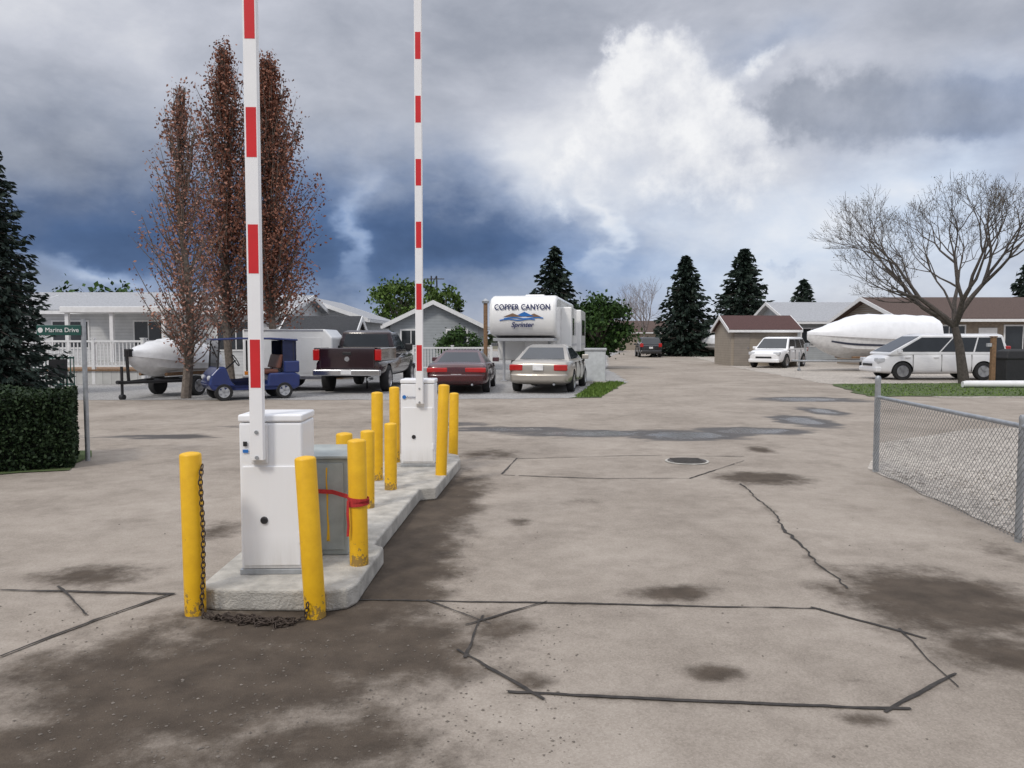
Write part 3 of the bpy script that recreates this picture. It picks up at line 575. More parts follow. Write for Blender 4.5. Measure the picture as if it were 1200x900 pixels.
# boats
def boat(label,loc,rz,Ln,W,z0,zg,zp,cov,stripe=0,group=None,ht=None):
    t=thing('covered_boat',label,'boat',loc,rz,group);n=20;hs=[];cs=[];ss=[]
    for i in range(n+1):
        q=i/n;y=-Ln/2+Ln*q;w=W/2*(1-max(0,(q-.35)/.65)**2.6)*(.92+.08*min(1,q*4));w=max(w,.02)
        zk=z0+(zg-z0)*max(0,(q-.6)/.4)**2.4*.9;zz=zg+.26*q**2;ch=zk+(zz-zk)*.42
        hs.append([(w,y,zz),(w*.97,y,zz-.06),(w*.86,y,ch),(w*.12,y,zk),(-w*.12,y,zk),(-w*.86,y,ch),(-w*.97,y,zz-.06),(-w,y,zz)])
        pk=(zp-zz)*(math.sin(PI*min(1,.16+.84*min(1,q*1.05)))**.7 if ht is None else ht(q));pk=max(.03,pk)+.02*math.sin(i*2.1)
        cs.append([(w*1.03,y,zz-.12),(w*1.04,y,zz),(w*.90,y,zz+pk*.6+.02*math.sin(i*1.7)),(w*.5,y,zz+pk*.93),(0,y,zz+pk),(-w*.5,y,zz+pk*.93),(-w*.90,y,zz+pk*.6),(-w*1.04,y,zz),(-w*1.03,y,zz-.12)])
    MB().loft(hs).build('hull',HULLW,t,smooth=True);MB().loft(cs).build('cover',cov,t,smooth=True)
    if stripe:
        for s in (-1,1):
            secs=[]
            for i in range(0,n-2):
                hi=V(hs[i][1]);lo=V(hs[i][2]);a,b=hi.lerp(lo,stripe),hi.lerp(lo,stripe+.16);secs.append([(s*a.x,a.y,a.z),(s*(a.x+.02),a.y,a.z),(s*(b.x+.02),b.y,b.z),(s*b.x,b.y,b.z)])
            MB().loft(secs).build('hull_stripe',HULLD,t)
    return t
def btrailer(label,loc,rz,Ln,W,zk,m=GALV,r=.32,tn=.72):
    t=thing('boat_trailer',label,'trailer',loc,rz)
    mb=MB()
    for s in (-1,1): mb.tube([(s*W*.36,-Ln*.45,zk-.12),(s*W*.36,Ln*.1,zk-.12),(0,Ln*.55,zk-.12)],.045,6)
    for y in (-.35,0.0): mb.tube([(-W*.4,Ln*y,zk-.14),(W*.4,Ln*y,zk-.14)],.04,6)
    mb.tube([(0,Ln*.55,zk-.12),(0,Ln*tn,zk-.1)],.05,6);mb.build('frame',m,t)
    for s in (-1,1):
        for y in ((-.22*Ln,-.22*Ln+.75) if Ln>5 else (-.12*Ln,)): wheel(t,s*W*.46,y,r,.2)
        MB().tube([(s*W*.3,-Ln*.4,zk+.06),(s*W*.3,Ln*.2,zk+.06)],.05,6).build('bunk',WOOD,t)
    q=Ln*(tn-.06);mb=MB();mb.cyl((0,q,.02),(0,q,zk+.3),.035,n=10);mb.cyl((-.06,q,.07),(.06,q,.07),.07,n=12);mb.build('jack',m,t)
    mb=MB();mb.tube([(0,Ln*.5,zk-.1),(0,Ln*.52,zk+.7)],.04,6);mb.bx(-.08,.08,Ln*.5-.1,Ln*.5+.05,zk+.55,zk+.75);mb.build('winch_post',m,t)
    return t
boat('small boat under a white canvas cover at left by the white deck',(-9.55,21.3,0),R(160),2.7,1.5,.55,1.0,1.60,CANV,0);btrailer('small boat trailer under the canvas covered boat at left',(-9.55,21.3,0),R(160),2.7,1.5,.56,BLK,.28,.64)
boat('large shrink wrapped white boat on a trailer left of the minivan',(17.4,37.6,0),R(97),6.3,2.5,.60,1.62,2.76,WRAP,.58,ht=lambda q:(.93+.07*math.sin(PI*q))*(1 if q<.58 else max(0,1-((q-.58)/.42)**1.25)));btrailer('galvanised trailer under the large wrapped boat',(17.4,37.6,0),R(97),6.3,2.5,.61,GALV,.32,.62)
boat('distant boat under a pale cover beside the road at right',(17.6,66,0),R(20),5,2.2,.5,1.2,1.9,WRAP,0)
t=thing('caravan','small distant white caravan beyond the beige shed','caravan',(18.6,73,0),R(100))
MB().prism([(-2.4,.5),(-2.5,1.2),(-2.3,2.4),(2.0,2.5),(2.5,1.6),(2.4,.5)],-1.1,1.1,'x').build('body',RVW,t,bevel=.1,seg=3)
for s in (-1,1): wheel(t,s*1.0,0,.34,.2);MB().bx(*sorted((s*1.09,s*1.11)),-.9,.9,1.4,1.95).build('window',GLASS,t)
# ---------------------------------------------------------------- buildings
def house(name,label,cat,loc,rz,w,d,h,rise,wm,rm,ridge='x',ov=.35,wins=(),doors=()):
    t=thing(name,label,cat,loc,rz)
    a,b=(d,w) if ridge=='x' else (w,d);A=a/2;Bh=b/2;ax='x' if ridge=='x' else 'y'
    MB().prism([(-A,0),(A,0),(A,h),(0,h+rise),(-A,h)],-Bh,Bh,ax).build('wall',wm,t)
    k=rise/A;o=A+ov;th=.12
    for s in (-1,1):
        MB().prism([(0,h+rise+.02),(s*o,h-ov*k+.02),(s*o,h-ov*k+.02+th),(0,h+rise+.02+th)],-Bh-ov,Bh+ov,ax).build('roof',rm,t)
        MB().prism([(s*o,h-ov*k-.05),(s*(o+.09),h-ov*k-.05),(s*(o+.09),h-ov*k+.09),(s*o,h-ov*k+.09)],-Bh-ov,Bh+ov,ax).build('gutter',WHT2,t)
        for e in (-1,1):
            q=e*(Bh+ov);MB().prism([(0,h+rise-.06),(s*o,h-ov*k-.06),(s*o,h-ov*k+.15),(0,h+rise+.15)],q,q+e*.04,ax).build('fascia',WHT2,t)
    def put(face,u,z,ww,hh):
        if face=='f': return lambda p0,p1,du,dz:MB().bx(u-ww/2-du,u+ww/2+du,-d/2-p1,-d/2-p0,z-dz,z+hh+dz)
        s=1 if face=='r' else -1
        return lambda p0,p1,du,dz:MB().bx(*sorted((s*(w/2+p0),s*(w/2+p1))),u-ww/2-du,u+ww/2+du,z-dz,z+hh+dz)
    for face,u,z,ww,hh in wins:
        q=put(face,u,z,ww,hh);f=q(-.01,.04,.08,.08).build('window',WHT2,t,bevel=.008);q(.03,.05,0,0).build('pane',GLASS,f)
        put(face,u,z,.04,hh)(.045,.06,0,0).build('mullion',WHT2,f)
    for face,u,ww,hh,m in doors:
        q=put(face,u,.02,ww,hh);f=q(-.01,.05,0,0).build('door',m,t,bevel=.008)
        put(face,u+ww*.38,1.0,.06,.06)(.05,.1,0,0).build('handle',CHROME,f)
    return t
house('mobile_home','long white mobile home with pale roof behind the poplars','house',(-15.6,37,0),0,11.5,7,2.75,.75,SIDW,SHG,'x',.35,[('f',-3.6,1.2,1.5,1.1),('f',-.2,1.2,1.2,1.1),('f',3.6,1.1,1.6,1.2)],[('f',1.6,.95,2.1,WHT2)])
house('bungalow','white bungalow with a broad grey roof behind the dark roofed shed','house',(-11.0,44.5,0),R(0),6.4,9,2.6,1.1,SIDW,SHG,'y',.4,[('f',1.6,1.2,1.2,1.1)])
house('garden_shed','small shed with a dark shingle roof behind the cargo trailer','shed',(-7.55,31,0),0,2.7,2.6,1.62,.72,SIDT,SHD,'x',.16,[('f',-.5,.7,.6,.6)],[('f',.6,.8,1.45,WOOD)])
house('grey_cottage','grey sided cottage with white gable trim between poplars and trailer','house',(-3.75,41,0),0,4.2,8,2.25,1.0,SIDG,SHD,'y',.32,[('f',-1.1,.95,.9,1.0),('f',1.1,.95,.9,1.0)])
house('left_house','white house with grey roof at the far left behind the street sign','house',(-21.8,43,0),0,8.5,8,2.5,1.5,SIDW,SHG,'x',.4,[('f',1.5,1.1,1.3,1.1)])
house('beige_shed','beige board shed with a maroon roof beside the white suv','shed',(14.5,46,0),0,3.8,3.6,2.05,.75,SIDB,SHR,'x',.2,(),[('f',-1.3,.9,1.85,SIDT)])
house('pale_house','pale grey house with grey roof behind the wrapped boat','house',(22,55,0),0,7,8,2.7,1.3,SIDG,SHG,'x',.4,[('f',-2.2,1.1,1.2,1.1),('f',1.6,1.1,1.2,1.1)])
house('stone_house','stone faced bungalow with a brown shingle roof at the right edge','house',(25.6,43.5,0),0,11,8,2.6,1.15,STONE,SHB,'x',.45,[('f',-3.2,1.0,1.6,1.2),('f',.6,1.0,1.8,1.2),('f',3.6,1.0,1.2,1.2)],[('f',-1.2,.95,2.1,WHT2)])
house('far_cottage','low distant cottage with brown roof at the end of the road','house',(16.5,105,0),R(10),9,7,2.4,1.4,SIDB,SHB,'x',.4)
house('far_bungalow','low distant bungalow between the trailer and the spruces','house',(7.5,90,0),0,8,7,2.4,1.2,SIDT,SHD,'x',.4)
# porch, deck
t=thing('porch','white flat roofed porch with square columns in front of the mobile home','porch',(-16.0,32.2,0))
MB().bx(-2.2,2.2,-1.2,1.25,2.62,2.86).build('porch_roof',WHT2,t,bevel=.02)
for x in (-2.0,-.2,1.9): MB().bx(x-.07,x+.07,-1.08,-.94,.62,2.62).build('column',WHT2,t)
MB().bx(-2.3,2.3,-1.2,1.25,.0,.62).build('porch_floor',SKIRT,t)
def railing(name,label,loc,rz,ln,z0,h):
    t=thing(name,label,'railing',loc,rz,None)
    MB().bx(0,ln,-.04,.04,z0+h-.07,z0+h).build('top_rail',WHT2,t);MB().bx(0,ln,-.03,.03,z0+.08,z0+.14).build('bottom_rail',WHT2,t)
    mb=MB();k=.12
    while k<ln-.05: mb.bx(k-.016,k+.016,-.016,.016,z0+.14,z0+h-.07);k+=.13
    mb.build('balusters',WHT2,t);n=max(1,round(ln/1.6))
    for i in range(n+1):
        x=ln*i/n;q=MB().bx(x-.055,x+.055,-.055,.055,0,z0+h+.05).build('post',WHT2,t,bevel=.008);MB().bx(x-.07,x+.07,-.07,.07,z0+h+.051,z0+h+.085).build('cap',WHT2,q)
    return t
t=thing('deck','raised white skirted timber deck at left in front of the mobile home','deck',(-14.4,27.6,0));MB().bx(-1.75,1.75,-1.2,2.4,0,.46).build('skirt',SKIRT,t);MB().bx(-1.8,1.8,-1.25,2.45,.464,.52).build('deck_floor',WOOD,t)
railing('deck_railing','white baluster railing along the front of the raised deck',(-16.1,26.45,0),0,3.4,.52,1.0)
railing('deck_railing','white baluster railing on the right hand side of the raised deck',(-12.7,26.6,0),R(90),3.3,.52,1.0)
railing('front_railing','white railing of the grey cottage behind the maroon coupe',(-4.3,33.5,0),0,3.4,.2,1.0)
t=thing('metal_fence','low dark metal picket fence behind the hedge at left','fence',(-15.9,24.2,0));mb=MB();mb.bx(0,2.1,-.02,.02,.95,1.0);mb.bx(0,2.1,-.02,.02,.12,.17);mb.build('rails',GREEN,t)
mb=MB();[mb.bx(k*.11-.012,k*.11+.012,-.012,.012,.05,1.02) for k in range(20)];mb.build('pickets',GREEN,t)
t=thing('patio_chair','dark patio chair standing by the metal fence at left','chair',(-13.9,23.4,0),R(20))
mb=MB().bx(-.25,.25,-.25,.25,.40,.44);mb.build('seat',BLK,t);MB().loft([[(-.25,y,.44),(.25,y,.44),(.25,y+.12,.95),(-.25,y+.12,.95)] for y in (.21,.25)]).build('backrest',BLK,t)
for x in (-.22,.22):
    for y in (-.22,.22): MB().cyl((x,y,0),(x,y,.4),.016,n=8).build('leg',BLK,t)
# small street things
t=thing('utility_pedestal','pale grey utility pedestal standing right of the beige sedan','utility box',(2.95,27.2,0),R(-8))
MB().bx(-.36,.36,-.3,.3,.08,1.15).build('housing',mat('pale_grey',(.55,.57,.58),.55),t,bevel=.02);MB().bx(-.40,.40,-.34,.34,1.152,1.24).build('lid',RVG,t,bevel=.02);MB().bx(-.42,.42,-.36,.36,0,.08).build('plinth',CONC,t,bevel=.01)
t=thing('wooden_post','brown wooden post standing at the right behind the bare tree','post',(16.4,26.2,0));MB().bx(-.07,.07,-.07,.07,0,1.62).build('shaft',WOOD,t,bevel=.01);MB().bx(-.09,.09,-.09,.09,1.622,1.66).build('cap',WOOD,t,bevel=.005);MB().bx(-.22,-.07,-.05,.05,1.3,1.42).build('meter',RVG,t,bevel=.01)
t=thing('barbecue','barbecue under a black cover at the right edge','barbecue',(17.4,26.6,0),R(10))
MB().loft([[(x,y,z) for x,y in ((-a,-b),(a,-b),(a,b),(-a,b))] for a,b,z in ((.62,.34,.06),(.58,.3,.85),(.62,.33,.9),(.5,.28,1.15),(.3,.16,1.22))]).build('cover',TARP,t,bevel=.04,seg=3)
for x in (-.5,.5):
    for y in (-.25,.25): MB().cyl((x,y,0),(x,y,.12),.04,n=10).build('caster',BLK,t)
for i,(x,lb) in enumerate(((15.6,'front white plastic pipe lying on the grass at right'),(15.9,'rear white plastic pipe lying on the grass at right'))):
    y=24.4+i*.5;o=MB().lathe([(-1.6,.075),(-1.6,.10),(1.6,.10),(1.6,.075)],'x',(0,0,.11),16).build('plastic_pipe',WHT2,None,smooth=True);o.location=(x+.4,y,.01);o.rotation_euler=(0,0,R(-4+5*i));tag(o,lb,'pipe')
t=thing('chimney_post','tall brown metal flue post beside the white travel trailer','post',(-1.15,33.5,0));MB().cyl((0,0,0),(0,0,3.1),.09,n=14).build('shaft',WOOD,t);MB().lathe([(3.1,.14),(3.2,.16),(3.3,.04)],n=14).build('cap',GALV,t)
t=thing('lattice_tower','distant steel lattice tower above the roofs','tower',(-10.6,105,0));mb=MB();a=.7
for sx in (-1,1):
    for sy in (-1,1): mb.tube([(sx*a,sy*a,0),(sx*.35,sy*.35,10)],.07,5)
for k in range(8):
    z=k*1.25;w0=a-.35*z/10;w1=a-.35*(z+1.25)/10
    for s in (-1,1): mb.tube([(-w0,s*w0,z),(w1,s*w1,z+1.25)],.04,4);mb.tube([(s*w0,-w0,z),(s*w1,w1,z+1.25)],.04,4)
mb.tube([(-1.4,0,9.6),(1.4,0,9.6)],.07,5);mb.build('lattice',BLK,t)
# ---------------------------------------------------------------- vegetation
def leaves(name,P,size,m,parent,dirs=None,asp=.55):
    P=np.asarray(P,float);n=len(P)
    a=rng.normal(size=(n,3)) if dirs is None else np.asarray(dirs,float)+rng.normal(size=(n,3))*.28
    a/=np.linalg.norm(a,axis=1)[:,None]+1e-9;b=np.cross(a,rng.normal(size=(n,3)));b/=np.linalg.norm(b,axis=1)[:,None]+1e-9
    s=(size*rng.uniform(.6,1.35,n))[:,None]
    v=np.stack([P+a*s,P+b*s*asp,P-a*s,P-b*s*asp],1).reshape(-1,3)
    me=bpy.data.meshes.new(name);me.from_pydata(v.tolist(),[],np.arange(4*n).reshape(n,4).tolist());me.materials.append(m)
    o=bpy.data.objects.new(name,me);COL.objects.link(o);o.parent=parent;return o
def poplar(label,loc,h,r,nb,nl,size,z_lo=.14,lm=PLEAF):
    t=thing('poplar_tree',label,'tree',loc,0,'columnar trees with russet leaves');mb=MB();wob=U(0,6)
    tr=[(.10*math.sin(k*.9+wob),.10*math.cos(k*.7+wob),h*k/9) for k in range(10)];mb.tube(tr,[.13*(1-k/9.6)+.012 for k in range(10)],8)
    env=lambda z:r*max(.05,math.sin(PI*min(1,max(0,((z/h)**1.1)*.80+.18))))**.75
    P=[]
    for i in range(nb):
        q=z_lo+(.9-z_lo)*(i+U(0,1))/nb;z0=h*q;az=i*2.4+U(-.6,.6);l=min(h*U(.09,.22),h*1.0-z0);rad=env(min(h,z0+l))*U(.35,1.15)
        pts=[]
        for s in (0,.25,.55,1): pts.append((math.cos(az)*rad*s**.6+U(-.05,.05),math.sin(az)*rad*s**.6+U(-.05,.05),z0+l*s))
        mb.tube(pts,[.028*(1-.6*q),.022*(1-.6*q),.013,.005],4);pv=[V(p) for p in pts];k=int(nl*U(.2,1.7))
        for j in range(k):
            s=U(.12,1.03)*3;a=min(2,int(s));p=pv[a].lerp(pv[a+1],s-a);g=.11
            P.append((p.x+random.gauss(0,g),p.y+random.gauss(0,g),p.z+random.gauss(0,g*1.3)))
    mb.build('trunk',BARK,t,smooth=True);leaves('crown',P,size,lm,t)
poplar('thin sparse russet poplar at left of the group',(-8.55,20.2,0),8.05,1.15,170,44,.043,.10,PLEAF2)
poplar('tall russet poplar in the middle of the three',(-9.0,24.5,0),10.6,1.55,270,60,.051,.15)
poplar('broad dense russet poplar at the right of the three',(-7.75,24.9,0),10.35,1.68,340,68,.053,.18)
def spruce(label,loc,h,r,nbr,nl,size,m=SPR,lo=.05,group='dark spruce trees'):
    t=thing('spruce_tree',label,'tree',loc,0,group);mb=MB().tube([(0,0,0),(0,0,h*.5),(0,0,h*.97)],[.02*h,.012*h,.004],8);P=[];D=[]
    for i in range(nbr):
        q=lo+(1-lo)*(i/nbr)**1.1;l=r*(1-q)**.78*U(.62,1.12)+.05*r;az=i*2.399+U(-.5,.5);c,s=math.cos(az),math.sin(az);z0=h*q*.985
        mb.tube([(0,0,z0),(c*l*.9,s*l*.9,z0-.16*l)],[.006*h*(1-q)+.004,.004],3)
        for j in range(max(5,int(nl*(.35+.65*(1-q))))):
            e=U(.08,1.05);sp=U(-1,1)*.30*l*(1.15-e);z=z0-.34*l*e+.24*l*e*e-abs(U(0,.11))*l
            P.append((c*l*e-s*sp,s*l*e+c*sp,z));D.append((c*.8-s*sp/l*1.5,s*.8+c*sp/l*1.5,-.25+U(-.3,.2)))
    mb.build('trunk',BARKG,t);leaves('crown',P,size,m,t,D,.42);return t
def topz(py,Y): return 1.6+(396-py)/900*Y
spruce('large dark blue spruce cut off by the left edge',(-14.3,21.3,0),topz(160,21.3),1.75,420,44,.105,SPRB,.03)
spruce('lone dark spruce rising behind the white travel trailer',(3.3,60,0),topz(288,60),3.5,210,32,.27)
spruce('left one of the two big spruces beyond the road',(15.3,68,0),topz(299,68),3.6,270,34,.26)
spruce('right one of the two big spruces, behind the beige shed',(20.4,68,0),topz(291,68),4.3,290,36,.27)
spruce('smaller dark spruce behind the pale house',(30.2,80,0),topz(327,80),3.2,150,26,.30)
spruce('dark spruce at the right edge behind the stone house',(40.0,60,0),topz(306,60),3.0,170,26,.26)
spruce('tiny far spruce left of the lone spruce above the roofs',(-7.0,100,0),topz(350,100),1.9,80,16,.35)
def broad(label,name,loc,zc,rx,rz,nc,nl,size,m,cat='tree',group=None):
    t=thing(name,label,cat,loc,0,group);mb=MB();P=[];mb.tube([(0,0,0),(.05,0,zc*.6),(0,.1,zc)],[.09*rx,.06*rx,.03*rx],7)
    for i in range(nc):
        while 1:
            d=V((U(-1,1),U(-1,1),U(-1,1)))
            if .35<d.length<1: break
        c=V((d.x*rx,d.y*rx,zc+d.z*rz));mb.tube([(0,0,zc*.55),tuple(c*.6+V((0,0,zc*.25))),tuple(c)],[.035*rx,.02*rx,.006*rx],4);g=rx*U(.12,.19)
        for j in range(nl): P.append((random.gauss(c.x,g),random.gauss(c.y,g),max(.05,random.gauss(c.z,g*.8))))
    mb.build('trunk',BARK,t);leaves('crown',P,size,m,t,None,.7);return t
broad('fresh green tree between the poplars and the grey cottage','leafy_tree',(-8.3,56,0),3.5,2.0,2.2,44,90,.13,LGRN)
broad('pale green tree just left of the lattice tower','leafy_tree',(-5.9,62,0),3.7,1.8,2.4,34,80,.15,LGRN)
broad('round dark green tree right of the white travel trailer','leafy_tree',(4.5,40,0),2.05,1.75,1.6,50,150,.10,DGRN)
broad('dark clipped shrub in front of the grey cottage','shrub',(-2.35,35,0),1.15,.95,.85,38,110,.06,DGRN,'shrub')
broad('green bushy tree far left behind the roofs','leafy_tree',(-29.5,55,0),3.3,3.4,1.6,44,80,.2,DGRN)
def bare(label,loc,h,wid,m,depth,seed,lean=0,buds=1500,group=None,tr=.16,first=.25,upb=.1,kids=(3,3,4),rk=.58):
    random.seed(seed);t=thing('bare_tree',label,'tree',loc,0,group);mb=MB();tips=[]
    def grow(p,d,l,r,k):
        pts=[p];dd=d.copy();n=3 if k>1 else 2
        for i in range(n):
            dd=(dd+V((U(-.2,.2),U(-.2,.2),U(-.04,.18)))).normalized();pts.append(pts[-1]+dd*l/n)
        mb.tube(pts,[r*(1-.4*i/n) for i in range(n+1)],7 if k>4 else (4 if k>2 else 3))
        if k<=1: tips.extend(pts[1:])
        if k==0: return
        nc=random.choice(kids) if k!=depth else 5
        for c in range(nc):
            a=U(0,2*PI) if k!=depth else c*2*PI/5+U(-.3,.3);sp=U(.35,.8) if (c or k==depth) else U(.1,.3);o=dd.orthogonal();o.rotate(Matrix.Rotation(a,3,dd))
            nd=(dd*math.cos(sp)+o*math.sin(sp)*wid).normalized();nd.z=max(nd.z+upb,-.05);nd.normalize()
            grow(pts[-1] if c<2 or k==depth else pts[random.randint(1,n)],nd,l*U(.64,.84)*(1.15 if k==depth else 1),max(.0035,r*rk*U(.85,1.1)),k-1)
    grow(V((0,0,0)),V((lean,0,1)).normalized(),h*first,tr,depth)
    mx=max(p.z for p in tips);k=h/mx
    mb.v=[(x*k,y*k,z*k) for x,y,z in mb.v]
    mb.build('trunk',m,t)
    if buds:
        P=[tuple(random.choice(tips)*k+V((random.gauss(0,.05),random.gauss(0,.05),random.gauss(0,.05)))) for _ in range(buds)]
        leaves('crown',P,.024,BUDS,t)
bare('large spreading bare tree in front of the white minivan',(15.7,26.6,0),7.4,1.0,BARKG,7,11,-.16,3500,tr=.125,first=.18,upb=.11,kids=(3,3,3,2),rk=.56)
bare('grey bare tree left of the two big spruces',(12.6,74,0),7.6,.9,mat('pale_bark',(.2,.17,.16),.9),5,5,0,0,tr=.13)
bare('second paler bare tree behind the road bend',(11.2,84,0),6.4,.8,mat('ash_bark',(.22,.2,.19),.9),5,9,0,0,tr=.11)
random.seed(21)
# hedge
t=thing('hedge','dense dark green clipped hedge at the left edge','hedge',(-5.37,9.35,0),R(27));MB().bx(-3.4,-.10,.12,1.15,.02,.86).build('core',mat('hedge_core',(.006,.010,.005),1),t)
P=[]
for i in range(24000):
    f=random.random();x,y,z=U(-3.5,0),U(0,1.25),U(.02,.96)
    j=abs(random.gauss(0,.055))
    if f<.5:y=j
    elif f<.62:x=-j
    elif f<.95:z=.95-j+.03*math.sin(x*5)+.02*math.sin(y*9+x*3)
    else:y=1.25-j
    P.append((x,y,z))
leaves('foliage',P,.024,HEDG,t,None,.6)
# far tree belt
P=[]
for i in range(5200):
    x=U(-190,190);y=U(150,175);P.append((x,y,abs(random.gauss(0,1))*(2.2+1.6*math.sin(x*.09)+1.1*math.sin(x*.31+2))*.6+.4))
o=leaves('distant_treeline',P,.9,FAR,None,None,.8);o['kind']='stuff';tag(o,'far off low belt of trees along the horizon','trees')
# ---------------------------------------------------------------- sky, sun, camera
sd=V((-.42,-.62,.80)).normalized();el=math.asin(sd.z);az=math.atan2(sd.x,sd.y)
W=bpy.data.worlds.new('World');S.world=W;W.use_nodes=True;N=W.node_tree.nodes;L=W.node_tree.links
bg=N['Background'];M_=lambda op,a,b=None,c=None:mnode(N,L,op,a,b,c)
def sstep(x,lo,hi):
    mr=N.new('ShaderNodeMapRange');mr.interpolation_type='SMOOTHSTEP';mr.inputs['From Min'].default_value=lo;mr.inputs['From Max'].default_value=hi;L.new(x,mr.inputs['Value']);return mr.outputs[0]
def lerp_(a,b,k): return M_('MULTIPLY_ADD',k,M_('SUBTRACT',b,a),a)
tc=N.new('ShaderNodeTexCoord');gen=tc.outputs['Generated'];sp=N.new('ShaderNodeSeparateXYZ');L.new(gen,sp.inputs[0])
AZ=M_('ARCTAN2',sp.outputs[0],sp.outputs[1]);EL=M_('ARCSINE',sp.outputs[2])
mp=N.new('ShaderNodeMapping');mp.inputs['Scale'].default_value=(1,1,1.9);L.new(gen,mp.inputs[0]);vec=mp.outputs[0]
wn=noise_(N,L,vec,4.5,5,.55);ws=N.new('ShaderNodeSeparateColor');L.new(wn.outputs['Color'],ws.inputs[0])
wn2=noise_(N,L,gen,13,7,.60);ws2=N.new('ShaderNodeSeparateColor');L.new(wn2.outputs['Color'],ws2.inputs[0])
AZ2=M_('ADD',M_('MULTIPLY_ADD',M_('SUBTRACT',ws.outputs[0],.5),.30,AZ),M_('MULTIPLY',M_('SUBTRACT',ws2.outputs[0],.5),.06))
EL2=M_('ADD',M_('MULTIPLY_ADD',M_('SUBTRACT',ws.outputs[1],.5),.15,EL),M_('MULTIPLY',M_('SUBTRACT',ws2.outputs[1],.5),.04))
AZ3=M_('ADD',M_('MULTIPLY_ADD',M_('SUBTRACT',ws2.outputs[0],.5),.15,AZ),M_('MULTIPLY',M_('SUBTRACT',ws.outputs[0],.5),.08))
EL3=M_('ADD',M_('MULTIPLY_ADD',M_('SUBTRACT',ws2.outputs[1],.5),.11,EL),M_('MULTIPLY',M_('SUBTRACT',ws.outputs[1],.5),.06))
def blob(px,py,sx,sy,amp,acc,A=AZ2,E=EL2):
    a=math.atan((px-600)/F);e=math.atan((396-py)/F*math.cos(a));sa=sx/F*math.cos(a)**2;se=sy/F*math.cos(a)
    u=M_('MULTIPLY',M_('SUBTRACT',A,a),1/sa);v=M_('MULTIPLY',M_('SUBTRACT',E,e),1/se)
    g=M_('EXPONENT',M_('MULTIPLY',M_('ADD',M_('MULTIPLY',u,u),M_('MULTIPLY',v,v)),-1.))
    return M_('MULTIPLY_ADD',g,amp,acc)
n1=noise_(N,L,vec,3.4,7,.55,.3);n2=noise_(N,L,vec,12,6,.6,.2);n3=noise_(N,L,gen,21,7,.60)
acc=M_('ADD',M_('MULTIPLY_ADD',M_('SUBTRACT',n1.outputs['Fac'],.5),.46,.61),M_('MULTIPLY',M_('SUBTRACT',n2.outputs['Fac'],.5),.24))
for b_ in [(60,285,180,70,-.34),(250,270,160,80,-.26),(530,290,175,62,-.46),(330,330,90,40,-.14),(60,190,150,60,-.12),(80,40,240,60,.14),(405,270,20,55,.34),(570,70,150,80,-.10),
    (650,215,70,60,.18),(715,255,15,60,.20),(1150,150,90,30,-.06),(1130,25,160,30,-.08),(1060,240,220,55,.22),(130,332,80,12,.30),(900,325,240,40,.12),(880,50,60,24,-.12),(800,165,150,115,.22)]: acc=blob(*b_,acc)
dk=0.
for b_ in [(1000,125,85,30,1.),(1090,150,95,24,.9),(920,140,50,22,.6),(1160,110,70,24,.5),(610,55,90,35,.5)]: dk=blob(*b_,dk,AZ3,EL3)
acc=lerp_(acc,M_('MULTIPLY_ADD',M_('SUBTRACT',n3.outputs['Fac'],.5),.32,.48),M_('MULTIPLY',sstep(dk,.10,.9),.85))
cu=0.
for b_ in [(785,120,72,58,1.),(740,82,32,30,.8),(850,165,52,48,.9),(820,230,85,34,.8),(695,180,60,60,.65),(925,312,26,10,.9),(905,72,40,13,.4),(640,230,60,40,.3)]: cu=blob(*b_,cu,AZ3,EL3)
cum=M_('ADD',cu,M_('MULTIPLY',M_('SUBTRACT',n3.outputs['Fac'],.5),.75))
acc=lerp_(acc,M_('MULTIPLY_ADD',M_('SUBTRACT',n3.outputs['Fac'],.5),.75,M_('MULTIPLY_ADD',M_('SUBTRACT',EL3,.22),1.1,.87)),M_('MULTIPLY',sstep(cum,.22,.90),.92))
up=sstep(EL,R(27),R(58))  # sky overhead, out of view, brightened to lift the ambient light
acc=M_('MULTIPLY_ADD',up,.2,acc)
bl=0.
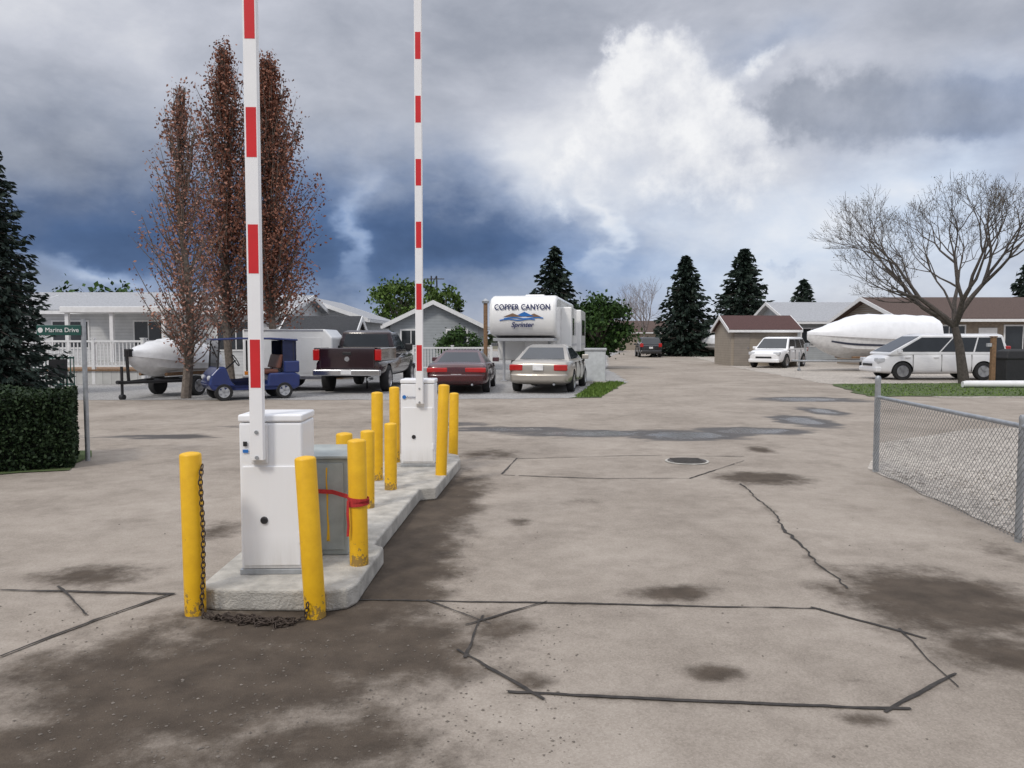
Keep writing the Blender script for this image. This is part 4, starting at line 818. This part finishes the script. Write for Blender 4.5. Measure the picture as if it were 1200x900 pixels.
for b_ in [(530,300,250,80,1.),(280,270,180,85,.8),(1000,285,200,65,.7),(60,295,200,80,.75),(760,310,110,45,.5),(1120,215,170,70,.65),(900,40,60,30,.35),(1180,90,70,40,.35)]: bl=blob(*b_,bl)
bl=M_('MINIMUM',bl,1.)
rg=ramp(N,[(.05,(.055,.07,.10)),(.3,(.18,.20,.255)),(.5,(.35,.375,.44)),(.7,(.57,.59,.66)),(.86,(.78,.79,.83)),(1,(.94,.94,.95))]);L.new(acc,rg.inputs['Fac'])
rb=ramp(N,[(.05,(.028,.060,.150)),(.3,(.080,.14,.29)),(.55,(.26,.355,.56)),(.8,(.62,.71,.86)),(1,(.94,.94,.95))]);L.new(acc,rb.inputs['Fac'])
mx=N.new('ShaderNodeMix');mx.data_type='RGBA';L.new(bl,mx.inputs[0]);L.new(rg.outputs[0],mx.inputs[6]);L.new(rb.outputs[0],mx.inputs[7])
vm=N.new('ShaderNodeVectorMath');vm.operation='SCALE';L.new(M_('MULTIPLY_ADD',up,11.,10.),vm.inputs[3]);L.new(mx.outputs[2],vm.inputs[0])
sk=N.new('ShaderNodeTexSky');sk.sky_type='NISHITA';sk.sun_disc=False;sk.sun_elevation=el;sk.sun_rotation=az
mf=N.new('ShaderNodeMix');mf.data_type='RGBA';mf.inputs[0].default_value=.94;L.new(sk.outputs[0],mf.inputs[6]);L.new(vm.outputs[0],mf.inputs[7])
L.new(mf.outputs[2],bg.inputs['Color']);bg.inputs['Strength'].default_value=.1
try: W.cycles.sampling_method='MANUAL';W.cycles.sample_map_resolution=512
except Exception: pass
ld=bpy.data.lights.new('sun','SUN');ld.energy=1.5;ld.angle=R(10);ld.color=(1,.94,.85);lo=bpy.data.objects.new('sun',ld);COL.objects.link(lo);lo.rotation_euler=(-sd).to_track_quat('-Z','Y').to_euler();lo.location=(-20,-30,40)
cd=bpy.data.cameras.new('camera');cd.lens=27;cd.sensor_width=36;cd.clip_end=3000;cd.clip_start=.05;co=bpy.data.objects.new('camera',cd);COL.objects.link(co);co.location=(0,0,H);co.rotation_euler=(PI/2-TH,0,0);S.camera=co
S.view_settings.view_transform='Standard';S.view_settings.look='None';S.view_settings.exposure=0
